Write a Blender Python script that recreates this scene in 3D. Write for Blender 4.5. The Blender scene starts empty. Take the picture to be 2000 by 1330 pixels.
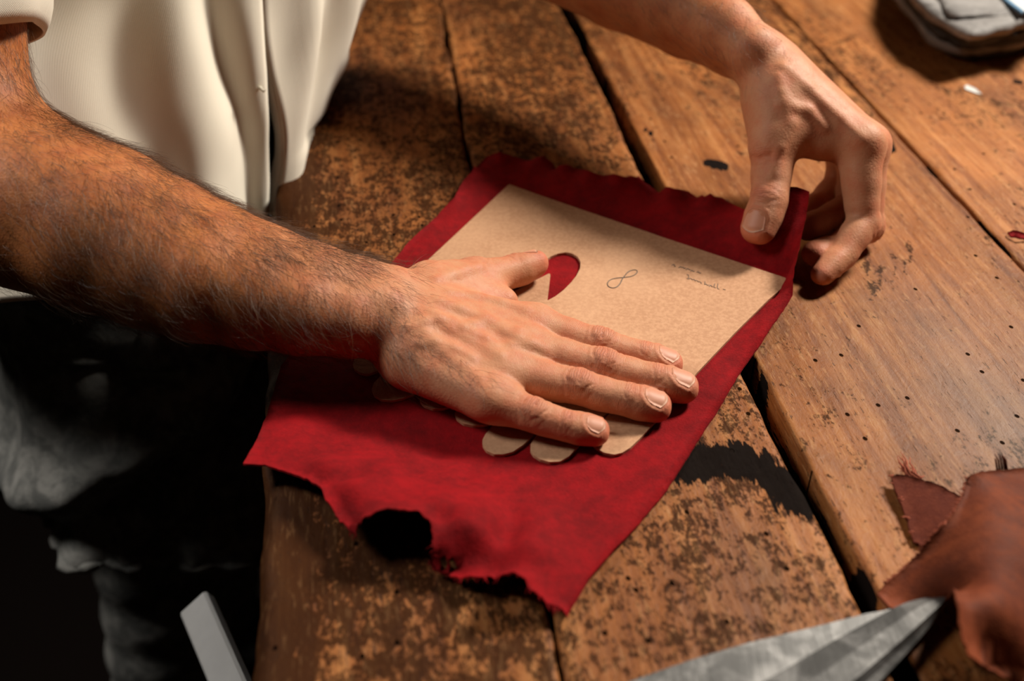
import bpy, math, random
import numpy as np
from mathutils import Vector, geometry

# ---------------------------------------------------------------- camera, light, exposure
SC = bpy.context.scene
ZT = 0.85                      # height of the bench top above the floor
CH = 0.396                     # camera height above the bench top
PITCH = math.radians(37.1)
FPX = 2150.0
CAM = np.array([0.0, 0.0, ZT + CH])
FW = np.array([0.0, math.cos(PITCH), -math.sin(PITCH)])
UP = np.array([0.0, math.sin(PITCH), math.cos(PITCH)])
cam_data = bpy.data.cameras.new('camera')
cam = bpy.data.objects.new('camera', cam_data)
SC.collection.objects.link(cam)
cam.location = CAM
cam.rotation_euler = (math.pi / 2 - PITCH, 0, 0)
cam_data.sensor_width = 36.0
cam_data.lens = FPX / 2000.0 * 36.0
cam_data.clip_start = 0.02
cam_data.dof.use_dof = True
cam_data.dof.focus_distance = 0.635
cam_data.dof.aperture_fstop = 4.5
SC.camera = cam

world = bpy.data.worlds.new('room')
SC.world = world
world.use_nodes = True
bg = world.node_tree.nodes['Background']
bg.inputs[0].default_value = (1.0, 0.72, 0.5, 1)
bg.inputs[1].default_value = 0.006

def area_light(name, loc, target, sx, sy, power, col, spread=math.pi):
    d = bpy.data.lights.new(name, 'AREA')
    d.shape = 'RECTANGLE'; d.size = sx; d.size_y = sy
    d.energy = power; d.color = col; d.spread = spread
    o = bpy.data.objects.new(name, d)
    SC.collection.objects.link(o)
    o.location = loc
    o.rotation_euler = (Vector(target) - Vector(loc)).to_track_quat('-Z', 'Y').to_euler()
    return o
# daylight from the workshop window to the right, and a dimmer skylight above the man on the left
area_light('window_light', (1.13, 1.27, ZT + 1.22), (0.03, 0.66, ZT), 0.28, 0.38, 44.0, (1.0, 0.92, 0.80), math.radians(150))
area_light('skylight', (-1.05, 0.64, ZT + 1.05), (-0.42, 0.66, ZT - .15), 0.35, 0.35, 4.2, (1.0, 0.95, 0.88), math.radians(80))

SC.view_settings.view_transform = 'Standard'
SC.view_settings.look = 'None'
SC.view_settings.gamma = 1.0
SC.view_settings.use_curve_mapping = False
SC.view_settings.exposure = -0.18

# ---------------------------------------------------------------- helpers
RNG = np.random.default_rng(7)
random.seed(7)

def P(u, v, d):
    """point at depth d metres in front of the camera, seen at pixel (u, v)"""
    return CAM + (u - 1000.0) / FPX * d * np.array([1.0, 0, 0]) + (665.0 - v) / FPX * d * UP + d * FW

def T(u, v, z=0.0):
    """point z metres above the bench top, seen at pixel (u, v)"""
    k = math.sin(PITCH) - (665.0 - v) / FPX * math.cos(PITCH)
    return P(u, v, (CH - z) / k)

def nz(a):
    a = np.asarray(a, float)
    return a / np.linalg.norm(a)

def mesh_np(name, V, F, mat=None, parent=None, smooth=True):
    V = np.asarray(V, np.float32); me = bpy.data.meshes.new(name)
    if isinstance(F, np.ndarray) and F.ndim == 2:
        n, k = F.shape
        me.vertices.add(len(V)); me.vertices.foreach_set('co', V.ravel())
        me.loops.add(n * k); me.loops.foreach_set('vertex_index', F.astype(np.int32).ravel())
        me.polygons.add(n)
        me.polygons.foreach_set('loop_start', np.arange(0, n * k, k, dtype=np.int32))
        me.update(calc_edges=True)
    else:
        me.from_pydata([tuple(map(float, p)) for p in V], [], [tuple(map(int, f)) for f in F])
        me.update()
    if smooth:
        me.polygons.foreach_set('use_smooth', np.ones(len(me.polygons), bool))
    ob = bpy.data.objects.new(name, me)
    SC.collection.objects.link(ob)
    if mat: me.materials.append(mat)
    if parent: ob.parent = parent
    return ob

def attr(ob, name, vals):
    a = ob.data.attributes.new(name, 'FLOAT', 'POINT')
    a.data.foreach_set('value', np.asarray(vals, np.float32))

def tag(o, label=None, cat=None, group=None, kind=None):
    if label: o['label'] = label
    if cat: o['category'] = cat
    if group: o['group'] = group
    if kind: o['kind'] = kind
    return o

def empty(name, loc=(0, 0, 0)):
    o = bpy.data.objects.new(name, None)
    SC.collection.objects.link(o); o.empty_display_size = 0.05
    return o

def vnoise(p, seed=0):
    """smooth value noise, p (N,2 or 3)"""
    p = np.asarray(p, float)
    if p.shape[1] == 2: p = np.c_[p, np.zeros(len(p))]
    i = np.floor(p).astype(np.int64); f = p - i; f = f * f * (3 - 2 * f)
    def h(a, b, c):
        n = (a * 73856093) ^ (b * 19349663) ^ (c * 83492791) ^ (seed * 2654435761)
        n = (n ^ (n >> 13)) * 1274126177
        n = n ^ (n >> 16)
        return (n & 0xFFFF) / 65535.0
    out = 0
    for dx in (0, 1):
        for dy in (0, 1):
            for dz in (0, 1):
                w = (f[:, 0] if dx else 1 - f[:, 0]) * (f[:, 1] if dy else 1 - f[:, 1]) * (f[:, 2] if dz else 1 - f[:, 2])
                out = out + w * h(i[:, 0] + dx, i[:, 1] + dy, i[:, 2] + dz)
    return out * 2 - 1

def fbm(p, seed=0, n=3):
    p = np.asarray(p, float); s = 0; a = 1.0
    for k in range(n):
        s = s + a * vnoise(p * 2 ** k, seed + k); a *= 0.5
    return s

def inside(poly, pts):
    poly = np.asarray(poly); x, y = pts[:, 0], pts[:, 1]
    r = np.zeros(len(pts), bool); n = len(poly)
    for i in range(n):
        x1, y1 = poly[i]; x2, y2 = poly[(i + 1) % n]
        c = ((y1 > y) != (y2 > y)) & (x < (x2 - x1) * (y - y1) / (y2 - y1 + 1e-15) + x1)
        r ^= c
    return r

def resample(pts, step, closed=True):
    pts = np.asarray(pts, float); out = []
    n = len(pts)
    for i in range(n if closed else n - 1):
        a, b = pts[i], pts[(i + 1) % n]
        m = max(1, int(round(np.linalg.norm((b - a)[:2]) / step)))
        for k in range(m): out.append(a + (b - a) * k / m)
    if not closed: out.append(pts[-1])
    return np.array(out)

def chaikin(pts, n=1, closed=True):
    pts = np.asarray(pts, float)
    for _ in range(n):
        if closed:
            q = np.roll(pts, -1, 0)
            pts = np.stack([pts * .75 + q * .25, pts * .25 + q * .75], 1).reshape(-1, pts.shape[1])
        else:
            q = pts[1:]; p = pts[:-1]
            pts = np.vstack([pts[:1], np.stack([p * .75 + q * .25, p * .25 + q * .75], 1).reshape(-1, pts.shape[1]), pts[-1:]])
    return pts

def seg_dist(p, poly):
    """distance of points (N,2) to an open polyline, and the arc parameter"""
    best = np.full(len(p), 1e9); par = np.zeros(len(p)); s0 = 0
    for i in range(len(poly) - 1):
        a, b = np.asarray(poly[i], float), np.asarray(poly[i + 1], float); ab = b - a; L = np.linalg.norm(ab)
        t = np.clip(((p - a) @ ab) / (L * L), 0, 1)
        d = np.linalg.norm(p - a - t[:, None] * ab, axis=1)
        m = d < best; best[m] = d[m]; par[m] = s0 + t[m] * L; s0 += L
    return best, par

def tri_sheet(outer, holes, step):
    """triangulate an outline (with holes) with an inner grid. returns 2-D verts, tris, loops of boundary indices"""
    loops = [np.asarray(outer)] + [np.asarray(h) for h in holes]
    v = []; e = []; idx = []
    for L in loops:
        s = len(v); n = len(L); v += [tuple(p) for p in L]
        e += [(s + i, s + (i + 1) % n) for i in range(n)]; idx.append(list(range(s, s + n)))
    lo = loops[0].min(0); hi = loops[0].max(0)
    gx, gy = np.meshgrid(np.arange(lo[0], hi[0], step), np.arange(lo[1], hi[1], step * .866))
    gx = gx + (np.arange(gx.shape[0]) % 2)[:, None] * step * .5
    g = np.c_[gx.ravel(), gy.ravel()]
    m = inside(loops[0], g)
    for h in loops[1:]: m &= ~inside(h, g)
    g = g[m]
    ball = np.vstack(loops)
    keep = np.ones(len(g), bool)
    for s in range(0, len(g), 4000):
        d = ((g[s:s + 4000, None, :] - ball[None]) ** 2).sum(2).min(1)
        keep[s:s + 4000] = d > (step * .55) ** 2
    g = g[keep]
    nb = len(v); v += [tuple(p) for p in g]
    vo, eo, fo, ov, oe, of = geometry.delaunay_2d_cdt([Vector(p) for p in v], e, [], 0, 1e-7)
    vo = np.array([tuple(p) for p in vo]); F = np.array(fo)
    c = vo[F].mean(1)
    m = inside(loops[0], c)
    for h in loops[1:]: m &= ~inside(h, c)
    F = F[m]
    # map the original loops to output indices
    mp = {}
    for k, lst in enumerate(ov):
        for s in lst: mp[s] = k
    lp = [[mp[i] for i in L] for L in idx]
    a = vo[F]; ar = (a[:, 1, 0] - a[:, 0, 0]) * (a[:, 2, 1] - a[:, 0, 1]) - (a[:, 1, 1] - a[:, 0, 1]) * (a[:, 2, 0] - a[:, 0, 0])
    F[ar < 0] = F[ar < 0][:, ::-1]
    return vo, F, lp

def membrane(n, F, fixed_idx, fixed_val, iters=600):
    """harmonic interpolation of values given at some vertices"""
    E = np.vstack([F[:, [0, 1]], F[:, [1, 2]], F[:, [2, 0]]]); E = np.vstack([E, E[:, ::-1]])
    E = np.unique(E, axis=0)
    z = np.zeros(n); z[fixed_idx] = fixed_val
    deg = np.bincount(E[:, 0], minlength=n).astype(float); deg[deg == 0] = 1
    for _ in range(iters):
        zn = np.bincount(E[:, 0], weights=z[E[:, 1]], minlength=n) / deg
        z = z + 1.0 * (zn - z); z[fixed_idx] = fixed_val
    return z

def slab_mesh(name, top, F, loops, th, mat, parent=None, normals=None):
    """a sheet given by its top surface, thickened downwards by th (constant or per vertex)"""
    n = len(top)
    if normals is None:
        bot = top.copy(); bot[:, 2] -= th
    else:
        bot = top - normals * (np.asarray(th)[:, None] if np.ndim(th) else th)
    V = np.vstack([top, bot]); faces = [F, F[:, ::-1] + n]
    side = []
    for k, L in enumerate(loops):
        for i in range(len(L)):
            a, b = L[i], L[(i + 1) % len(L)]
            side += [(a, a + n, b + n), (a, b + n, b)]
    S = np.array(side)
    return mesh_np(name, V, np.vstack(faces + [S]), mat, parent)

def vert_normals(V, F):
    a = V[F]; fn = np.cross(a[:, 1] - a[:, 0], a[:, -1] - a[:, 0])
    N = np.zeros_like(V)
    for k in range(F.shape[1]):
        for c in range(3): N[:, c] += np.bincount(F[:, k], weights=fn[:, c], minlength=len(V))
    return N / (np.linalg.norm(N, axis=1)[:, None] + 1e-12)

def tube(path, radii, seg=6, close=True):
    path = np.asarray(path, float); n = len(path)
    radii = np.broadcast_to(radii, (n,))
    t = np.gradient(path, axis=0); t /= np.linalg.norm(t, axis=1)[:, None] + 1e-12
    ref = np.array([0, 0, 1.0]) if abs(t[0][2]) < .9 else np.array([1.0, 0, 0])
    V = []; F = []
    for i in range(n):
        b = np.cross(t[i], ref); b /= np.linalg.norm(b) + 1e-12; c = np.cross(b, t[i])
        for k in range(seg):
            a = 2 * math.pi * k / seg
            V.append(path[i] + radii[i] * (math.cos(a) * b + math.sin(a) * c))
    for i in range(n - 1):
        for k in range(seg):
            F.append((i * seg + k, i * seg + (k + 1) % seg, (i + 1) * seg + (k + 1) % seg, (i + 1) * seg + k))
    if close:
        F.append(tuple(range(seg))[::-1]); F.append(tuple(range((n - 1) * seg, n * seg)))
    return np.array(V), F

def join(parts):
    V = []; F = []; s = 0
    for v, f in parts:
        V.append(np.asarray(v)); F += [tuple(int(i) + s for i in q) for q in f]; s += len(v)
    return np.vstack(V), F

def grid_faces(nu, nv, wrap_u=False):
    F = []
    for i in range(nu if wrap_u else nu - 1):
        for j in range(nv - 1):
            F.append((i * nv + j, ((i + 1) % nu) * nv + j, ((i + 1) % nu) * nv + j + 1, i * nv + j + 1))
    return np.array(F)

# node helpers
class N:
    def __init__(self, name):
        self.m = bpy.data.materials.new(name); self.m.use_nodes = True
        self.t = self.m.node_tree; self.t.nodes.clear()
        self.out = self.n('ShaderNodeOutputMaterial')
    def n(self, typ, **kw):
        x = self.t.nodes.new(typ)
        for k, v in kw.items(): setattr(x, k, v)
        return x
    def set(self, sock, v):
        if hasattr(v, 'is_linked') or isinstance(v, bpy.types.NodeSocket): self.t.links.new(v, sock)
        else: sock.default_value = v
    def math(self, op, a, b=0.0, c=0.0, clamp=False):
        x = self.n('ShaderNodeMath', operation=op, use_clamp=clamp)
        self.set(x.inputs[0], a); self.set(x.inputs[1], b); self.set(x.inputs[2], c)
        return x.outputs[0]
    def noise(self, vec, scale, detail=3, rough=.55, dist=0.0):
        x = self.n('ShaderNodeTexNoise'); self.set(x.inputs['Vector'], vec)
        x.inputs['Scale'].default_value = scale; x.inputs['Detail'].default_value = detail
        x.inputs['Roughness'].default_value = rough; x.inputs['Distortion'].default_value = dist
        return x.outputs['Fac']
    def voro(self, vec, scale, feature='F1', rand=1.0):
        x = self.n('ShaderNodeTexVoronoi', feature=feature); self.set(x.inputs['Vector'], vec)
        x.inputs['Scale'].default_value = scale; x.inputs['Randomness'].default_value = rand
        return x.outputs['Distance']
    def ramp(self, fac, stops, interp='LINEAR'):
        x = self.n('ShaderNodeValToRGB'); x.color_ramp.interpolation = interp
        el = x.color_ramp.elements
        while len(el) < len(stops): el.new(0.5)
        for e, (p, c) in zip(el, stops):
            e.position = p; e.color = (*c, 1) if len(c) == 3 else c
        self.set(x.inputs[0], fac); return x.outputs[0]
    def rng(self, v, a, b, c=0.0, d=1.0, smooth=True):
        x = self.n('ShaderNodeMapRange'); x.interpolation_type = 'SMOOTHSTEP' if smooth else 'LINEAR'
        self.set(x.inputs[0], v)
        for i, q in enumerate((a, b, c, d)): x.inputs[1 + i].default_value = q
        return x.outputs[0]
    def mix(self, f, a, b, mode='MIX'):
        x = self.n('ShaderNodeMix', data_type='RGBA', blend_type=mode)
        self.set(x.inputs[0], f)
        for s, v in ((x.inputs[6], a), (x.inputs[7], b)):
            self.set(s, (*v, 1) if isinstance(v, tuple) and len(v) == 3 else v)
        return x.outputs[2]
    def attr(self, name):
        x = self.n('ShaderNodeAttribute'); x.attribute_name = name; return x.outputs['Fac']
    def coord(self, which='Object'):
        return self.n('ShaderNodeTexCoord').outputs[which]
    def mapv(self, vec, scale=(1, 1, 1), rot=(0, 0, 0), loc=(0, 0, 0)):
        x = self.n('ShaderNodeMapping'); self.set(x.inputs[0], vec)
        x.inputs['Scale'].default_value = scale; x.inputs['Rotation'].default_value = rot; x.inputs['Location'].default_value = loc
        return x.outputs[0]
    def bump(self, h, strength=1.0, dist=.001, normal=None):
        x = self.n('ShaderNodeBump'); x.inputs['Strength'].default_value = strength
        x.inputs['Distance'].default_value = dist; self.set(x.inputs['Height'], h)
        if normal is not None: self.set(x.inputs['Normal'], normal)
        return x.outputs[0]
    def bsdf(self, col, rough=.5, normal=None, **kw):
        x = self.n('ShaderNodeBsdfPrincipled')
        self.set(x.inputs['Base Color'], (*col, 1) if isinstance(col, tuple) and len(col) == 3 else col)
        self.set(x.inputs['Roughness'], rough)
        if normal is not None: self.set(x.inputs['Normal'], normal)
        for k, v in kw.items(): self.set(x.inputs[k.replace('_', ' ')], v)
        self.t.links.new(x.outputs[0], self.out.inputs[0])
        return self.m

# ---------------------------------------------------------------- materials
def mat_wood():
    m = N('worn_bench_wood')
    co = m.coord('Object')
    info = m.n('ShaderNodeObjectInfo').outputs['Random']
    comb = m.n('ShaderNodeCombineXYZ'); m.set(comb.inputs[0], m.math('MULTIPLY', info, 7.3)); m.set(comb.inputs[2], m.math('MULTIPLY', info, 3.1))
    add = m.n('ShaderNodeVectorMath', operation='ADD'); m.set(add.inputs[0], co); m.set(add.inputs[1], comb.outputs[0])
    co2 = add.outputs[0]
    warp = m.noise(m.mapv(co2, (1, 1, 1)), 7, 3)
    gr = m.mapv(co2, (1, .055, 1))
    g1 = m.noise(gr, 150, 5, .62, .35)                    # long grain
    g2 = m.noise(m.mapv(co2, (1, .16, 1)), 520, 3, .6)    # fine pores
    blot = m.noise(m.mapv(co2, (1, .55, 1)), 13, 5, .62, .4)       # big tone patches
    blot2 = m.noise(m.mapv(co2, (1, .7, 1)), 85, 5, .68, .6)     # crumbly wear
    blot3 = m.noise(m.mapv(co2, (1, .6, 1)), 260, 4, .7, .3)
    base = m.ramp(g1, [(.25, (.15, .043, .008)), (.5, (.285, .104, .028)), (.75, (.425, .195, .068))])
    tone = m.ramp(blot, [(.3, (.42, .34, .28)), (.5, (.9, .82, .72)), (.7, (1.3, 1.22, 1.1))])
    c = m.mix(1.0, base, tone, 'MULTIPLY')
    # dark crumbly wear: where two noises meet, more on planks with a high 'dark' attribute
    dk = m.attr('dark')
    blot4 = m.noise(m.mapv(co2, (1, .5, 1)), 620, 3, .7)
    a = m.math('ADD', m.math('MULTIPLY', blot2, .42), m.math('ADD', m.math('MULTIPLY', blot3, .33), m.math('MULTIPLY', blot4, .27)))
    thr = m.math('ADD', a, m.math('MULTIPLY', dk, .22))
    f = m.rng(thr, .52, .60)
    c = m.mix(m.math('MULTIPLY', f, .88), c, (.024, .008, .003))
    # light worn fibres
    lf = m.rng(m.math('MULTIPLY', g2, m.math('ADD', blot2, .45)), .52, .66)
    c = m.mix(m.math('MULTIPLY', m.math('MULTIPLY', lf, .34), m.math('SUBTRACT', 1.0, m.math('MULTIPLY', f, .7))), c, (.48, .25, .105))
    pores = m.rng(g2, .36, .28)
    c = m.mix(m.math('MULTIPLY', pores, .65), c, (.03, .012, .006))
    # greyish sheen at the right, mixed into the wood colour
    sheen_f = m.attr('grey')
    c = m.mix(m.math('MULTIPLY', sheen_f, .55), c, (.15, .125, .11))
    # worm holes
    vx = m.n('ShaderNodeTexVoronoi', feature='F1', voronoi_dimensions='2D'); m.set(vx.inputs['Vector'], m.mapv(co2, (1, .8, 1))); vx.inputs['Scale'].default_value = 55
    hole_pick = m.math('GREATER_THAN', m.n_sep(vx.outputs['Color']), .78)
    hole = m.math('MULTIPLY', m.rng(vx.outputs['Distance'], .075, .05), hole_pick)
    c = m.mix(m.math('MULTIPLY', hole, .95), c, (.006, .003, .002))
    # burn and ink marks of their own shape, and blackened gaps, ragged along the grain
    st = m.attr('stain_gap')
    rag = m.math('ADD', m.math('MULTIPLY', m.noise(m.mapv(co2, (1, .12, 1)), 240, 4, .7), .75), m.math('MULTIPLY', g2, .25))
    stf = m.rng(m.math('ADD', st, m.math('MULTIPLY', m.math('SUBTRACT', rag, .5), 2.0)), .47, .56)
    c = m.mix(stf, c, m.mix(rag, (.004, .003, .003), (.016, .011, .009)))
    h = m.math('ADD', m.math('MULTIPLY', g1, .5), m.math('MULTIPLY', blot2, .55))
    h = m.math('ADD', h, m.math('MULTIPLY', blot3, .35))
    h = m.math('SUBTRACT', h, m.math('MULTIPLY', hole, 1.2))
    h = m.math('SUBTRACT', h, m.math('MULTIPLY', pores, .25))
    nb = m.bump(h, .75, .0016)
    ro = m.math('ADD', .42, m.math('MULTIPLY', blot2, .34))
    return m.bsdf(c, m.math('ADD', ro, m.math('MULTIPLY', stf, .35)), nb, Specular_IOR_Level=m.math('MULTIPLY', m.math('SUBTRACT', .24, m.math('MULTIPLY', stf, .22)), m.math('SUBTRACT', 1.0, m.math('MAXIMUM', m.math('MULTIPLY', f, .75), hole))))

def _sep(self, col):
    x = self.n('ShaderNodeSeparateColor'); self.set(x.inputs[0], col); return x.outputs[0]
N.n_sep = _sep

def mat_skin():
    m = N('skin')
    co = m.coord('Object')
    red = m.attr('red'); fa = m.attr('fa'); fw = m.attr('fw'); tan = m.attr('tan'); kn = m.attr('kn')
    n1 = m.noise(co, 75, 5, .68); n2 = m.noise(co, 260, 3, .6)
    base = m.mix(tan, (.52, .235, .125), (.44, .15, .045))
    base = m.mix(m.rng(n1, .35, .7), base, m.mix(tan, (.50, .175, .088), (.34, .095, .028)))
    base = m.mix(m.math('MULTIPLY', m.rng(n2, .5, .8), .25), base, (.42, .14, .08))
    base = m.mix(m.math('MULTIPLY', red, .75), base, (.52, .135, .078))
    # fine skin relief: polygonal cells plus lines across the fingers
    v = m.voro(m.mapv(co, (1, 1, 1)), 620, 'F1')
    v2 = m.voro(m.mapv(co, (1, 1, 1)), 1250, 'F1')
    wv = m.n('ShaderNodeTexNoise'); m.set(wv.inputs['Vector'], co); wv.inputs['Scale'].default_value = 190; wv.inputs['Detail'].default_value = 2
    ph = m.math('ADD', m.math('MULTIPLY', fa, 3900.0), m.math('MULTIPLY', wv.outputs['Fac'], 9.0))
    ph2 = m.math('ADD', m.math('MULTIPLY', fa, 2250.0), m.math('MULTIPLY', wv.outputs['Fac'], 7.0))
    lines = m.math('MULTIPLY', m.math('POWER', m.math('ABSOLUTE', m.math('SINE', ph)), .5), m.math('ADD', .25, m.math('MULTIPLY', wv.outputs['Fac'], .9)))
    kl = m.math('POWER', m.math('ABSOLUTE', m.math('SINE', ph2)), .35)
    cre = m.math('MULTIPLY', m.math('SUBTRACT', 1.0, kl), kn)
    base = m.mix(m.math('MULTIPLY', cre, .75), base, (.25, .07, .04))
    h = m.math('ADD', m.math('MULTIPLY', v, .30), m.math('MULTIPLY', v2, .22))
    h = m.math('ADD', h, m.math('MULTIPLY', m.math('MULTIPLY', lines, fw), .5))
    h = m.math('SUBTRACT', h, m.math('MULTIPLY', cre, 1.15))
    h = m.math('ADD', h, m.math('MULTIPLY', n2, .12))
    nb = m.bump(h, .5, .0007)
    return m.bsdf(base, m.math('ADD', .48, m.math('MULTIPLY', n2, .16)), nb, Subsurface_Weight=.12,
                  Subsurface_Radius=(.006, .0022, .0012), Subsurface_Scale=.6, Specular_IOR_Level=.30)

def mat_nail():
    m = N('fingernail')
    e = m.attr('edge')
    c = m.mix(m.math('MULTIPLY', e, .5), (.54, .24, .15), (.66, .43, .30))
    n = m.noise(m.coord('Object'), 400, 2)
    return m.bsdf(c, .48, m.bump(n, .05, .0003), Specular_IOR_Level=.3, Subsurface_Weight=.15, Subsurface_Radius=(.004, .0015, .001), Subsurface_Scale=.5)

def mat_suede(name, c0, c1, edge):
    m = N(name)
    co = m.coord('Object')
    n1 = m.noise(co, 28, 4, .6, .4); n2 = m.noise(co, 700, 3, .7); n3 = m.noise(co, 160, 4, .65)
    f = m.math('ADD', m.math('MULTIPLY', n1, .55), m.math('MULTIPLY', n3, .45))
    c = m.mix(m.rng(f, .28, .72), c0, c1)
    c = m.mix(m.math('MULTIPLY', m.rng(n2, .45, .75), .3), c, edge)
    h = m.math('ADD', n2, m.math('MULTIPLY', n3, .8))
    return m.bsdf(c, .85, m.bump(h, .5, .0008), Sheen_Weight=.08, Sheen_Roughness=.45, Sheen_Tint=(*[min(1, x * 2.2) for x in c1], 1), Specular_IOR_Level=.15)

def mat_leather(name, c0, c1, rough=.45):
    m = N(name)
    co = m.coord('Object')
    n1 = m.noise(co, 22, 4, .6, .5); v = m.voro(co, 900); n3 = m.noise(co, 180, 4, .6)
    c = m.mix(m.rng(m.math('ADD', m.math('MULTIPLY', n1, .7), m.math('MULTIPLY', n3, .3)), .38, .62), c0, c1)
    h = m.math('ADD', m.math('MULTIPLY', v, .5), n3)
    return m.bsdf(c, m.math('ADD', rough, m.math('MULTIPLY', n3, .2)), m.bump(h, .35, .0008), Specular_IOR_Level=.16)

def mat_card():
    m = N('tan_card')
    co = m.coord('Object')
    n1 = m.noise(co, 420, 3, .65); n2 = m.noise(co, 18, 3, .5); n3 = m.noise(m.mapv(co, (1, 1, 1)), 1500, 2, .6)
    c = m.mix(m.rng(n1, .35, .68), (.43, .222, .120), (.53, .293, .165))
    c = m.mix(m.math('MULTIPLY', m.rng(n2, .4, .65), .35), c, (.60, .35, .205))
    c = m.mix(m.math('MULTIPLY', m.rng(n3, .6, .75), .3), c, (.36, .20, .11))
    return m.bsdf(c, .72, m.bump(n1, .15, .0004), Specular_IOR_Level=.3)

def mat_cotton(name, c, fibre=.25):
    m = N(name)
    uv = m.coord('UV')
    w = m.n('ShaderNodeTexWave', wave_type='BANDS', bands_direction='DIAGONAL'); m.set(w.inputs['Vector'], uv)
    w.inputs['Scale'].default_value = 210; w.inputs['Distortion'].default_value = 1.2; w.inputs['Detail'].default_value = 1; w.inputs['Detail Scale'].default_value = 2.0
    n1 = m.noise(m.coord('Object'), 900, 2, .6); n2 = m.noise(m.coord('Object'), 30, 3, .5)
    h = m.math('ADD', m.math('MULTIPLY', w.outputs['Fac'], .7), m.math('MULTIPLY', n1, .5))
    cc = m.mix(m.math('MULTIPLY', m.rng(h, .3, .8), fibre), tuple(x * .86 for x in c), c)
    cc = m.mix(m.math('MULTIPLY', n2, .12), cc, tuple(x * .8 for x in c))
    return m.bsdf(cc, .85, m.bump(h, .22, .0005), Sheen_Weight=.12, Specular_IOR_Level=.2)

def mat_denim():
    m = N('dark_denim')
    co = m.coord('Object')
    n1 = m.noise(co, 40, 4, .65, .4); n2 = m.noise(co, 700, 2, .6)
    c = m.mix(m.rng(n1, .38, .66), (.085, .085, .080), (.20, .195, .18))
    return m.bsdf(c, .9, m.bump(m.math('ADD', n1, m.math('MULTIPLY', n2, .3)), .5, .003), Specular_IOR_Level=.15)

def mat_steel():
    m = N('worn_steel')
    co = m.coord('Object')
    n1 = m.noise(m.mapv(co, (1, .08, 1)), 500, 3, .6); n2 = m.noise(co, 60, 4, .6, .6)
    c = m.mix(m.rng(n2, .4, .65), (.10, .098, .096), (.22, .215, .21))
    return m.bsdf(c, m.math('ADD', .34, m.math('MULTIPLY', n2, .22)), m.bump(n1, .2, .0004), Metallic=.75)

def plain(name, c, rough=.6, **kw):
    m = N(name)
    n1 = m.noise(m.coord('Object'), 120, 3)
    cc = m.mix(m.math('MULTIPLY', n1, .4), c, tuple(x * .6 for x in c))
    return m.bsdf(cc, rough, None, **kw)

def mat_hair():
    m = N('arm_hair')
    n1 = m.n('ShaderNodeHairInfo').outputs['Random']
    c = m.mix(n1, (.030, .013, .006), (.16, .075, .03))
    return m.bsdf(c, .35, None, Specular_IOR_Level=.6)

M_WOOD = mat_wood(); M_SKIN = mat_skin(); M_NAIL = mat_nail(); M_CARD = mat_card()
M_RED = mat_suede('red_suede', (.115, .0008, .0024), (.275, .0018, .0048), (.34, .005, .007))
M_BROWN = mat_leather('brown_leather', (.10, .019, .006), (.19, .041, .013), .62)
M_RUST = mat_suede('dark_red_suede', (.062, .009, .004), (.115, .021, .008), (.18, .045, .02))
M_RUSTFIBRE = plain('rust_fibre', (.36, .085, .04), .9)
M_GREY = mat_leather('grey_leather', (.17, .16, .155), (.27, .255, .245), .5)
M_GREYEDGE = mat_leather('grey_leather_dark', (.022, .021, .021), (.07, .068, .066), .6)  # darkened copy of the grey leather: shade of the stack's sides in its colour
M_SHIRT = mat_cotton('cream_twill', (.86, .79, .66))
M_DENIM = mat_denim(); M_STEEL = mat_steel(); M_HAIR = mat_hair()
M_PENCIL = plain('pencil_graphite', (.10, .075, .06), .5)
M_WHITE = plain('white_paper', (.62, .61, .58), .8)
M_BLUE = plain('blue_edging', (.10, .22, .36), .6)
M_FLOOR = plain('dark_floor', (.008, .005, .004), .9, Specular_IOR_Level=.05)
M_PALE = plain('pale_painted_wood', (.30, .295, .29), .6)
M_DARKWOOD = plain('dark_stained_wood', (.02, .014, .01), .7)
M_THREAD = plain('cream_thread', (.7, .64, .52), .8)
M_BUTTON = plain('horn_button', (.30, .22, .14), .35)

# ---------------------------------------------------------------- floor and workbench
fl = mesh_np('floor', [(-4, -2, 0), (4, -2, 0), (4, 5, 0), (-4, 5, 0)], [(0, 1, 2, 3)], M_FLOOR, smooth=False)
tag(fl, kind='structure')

# plank direction: towards the vanishing point of the joints
_d = P(606, -963, 1.0) - CAM
PDIR = nz([_d[0], _d[1], 0]); PNOR = np.array([PDIR[1], -PDIR[0], 0.0])   # PNOR points to the right
ORG = T(520, 780)
def plank_q(u, v):          # across coordinate of a pixel on the bench top
    return float((T(u, v) - ORG) @ PNOR)
qE = 0.0
yC0, yC1 = (float((T(*p) - ORG) @ PDIR) for p in ((1089, 1266), (900, 220)))
qC0, qC1 = plank_q(1089, 1266), plank_q(900, 220)
qCs = (qC1 - qC0) / (yC1 - yC0); qC = qC0 - qCs * yC0
qA = .5 * (plank_q(1290, 370) + plank_q(1560, 915))
qB = plank_q(1729, 235)
bench = empty('workbench'); bench.location = (*ORG[:2], ZT)
bench.rotation_euler = (0, 0, math.atan2(-PDIR[0], PDIR[1]))
tag(bench, 'old worn brown plank workbench the work lies on', 'workbench')
BI = np.array([[PNOR[0], PNOR[1]], [PDIR[0], PDIR[1]]])
def to_b(w):                # world xy -> bench local xy
    return (np.asarray(w)[..., :2] - ORG[:2]) @ BI.T

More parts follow.
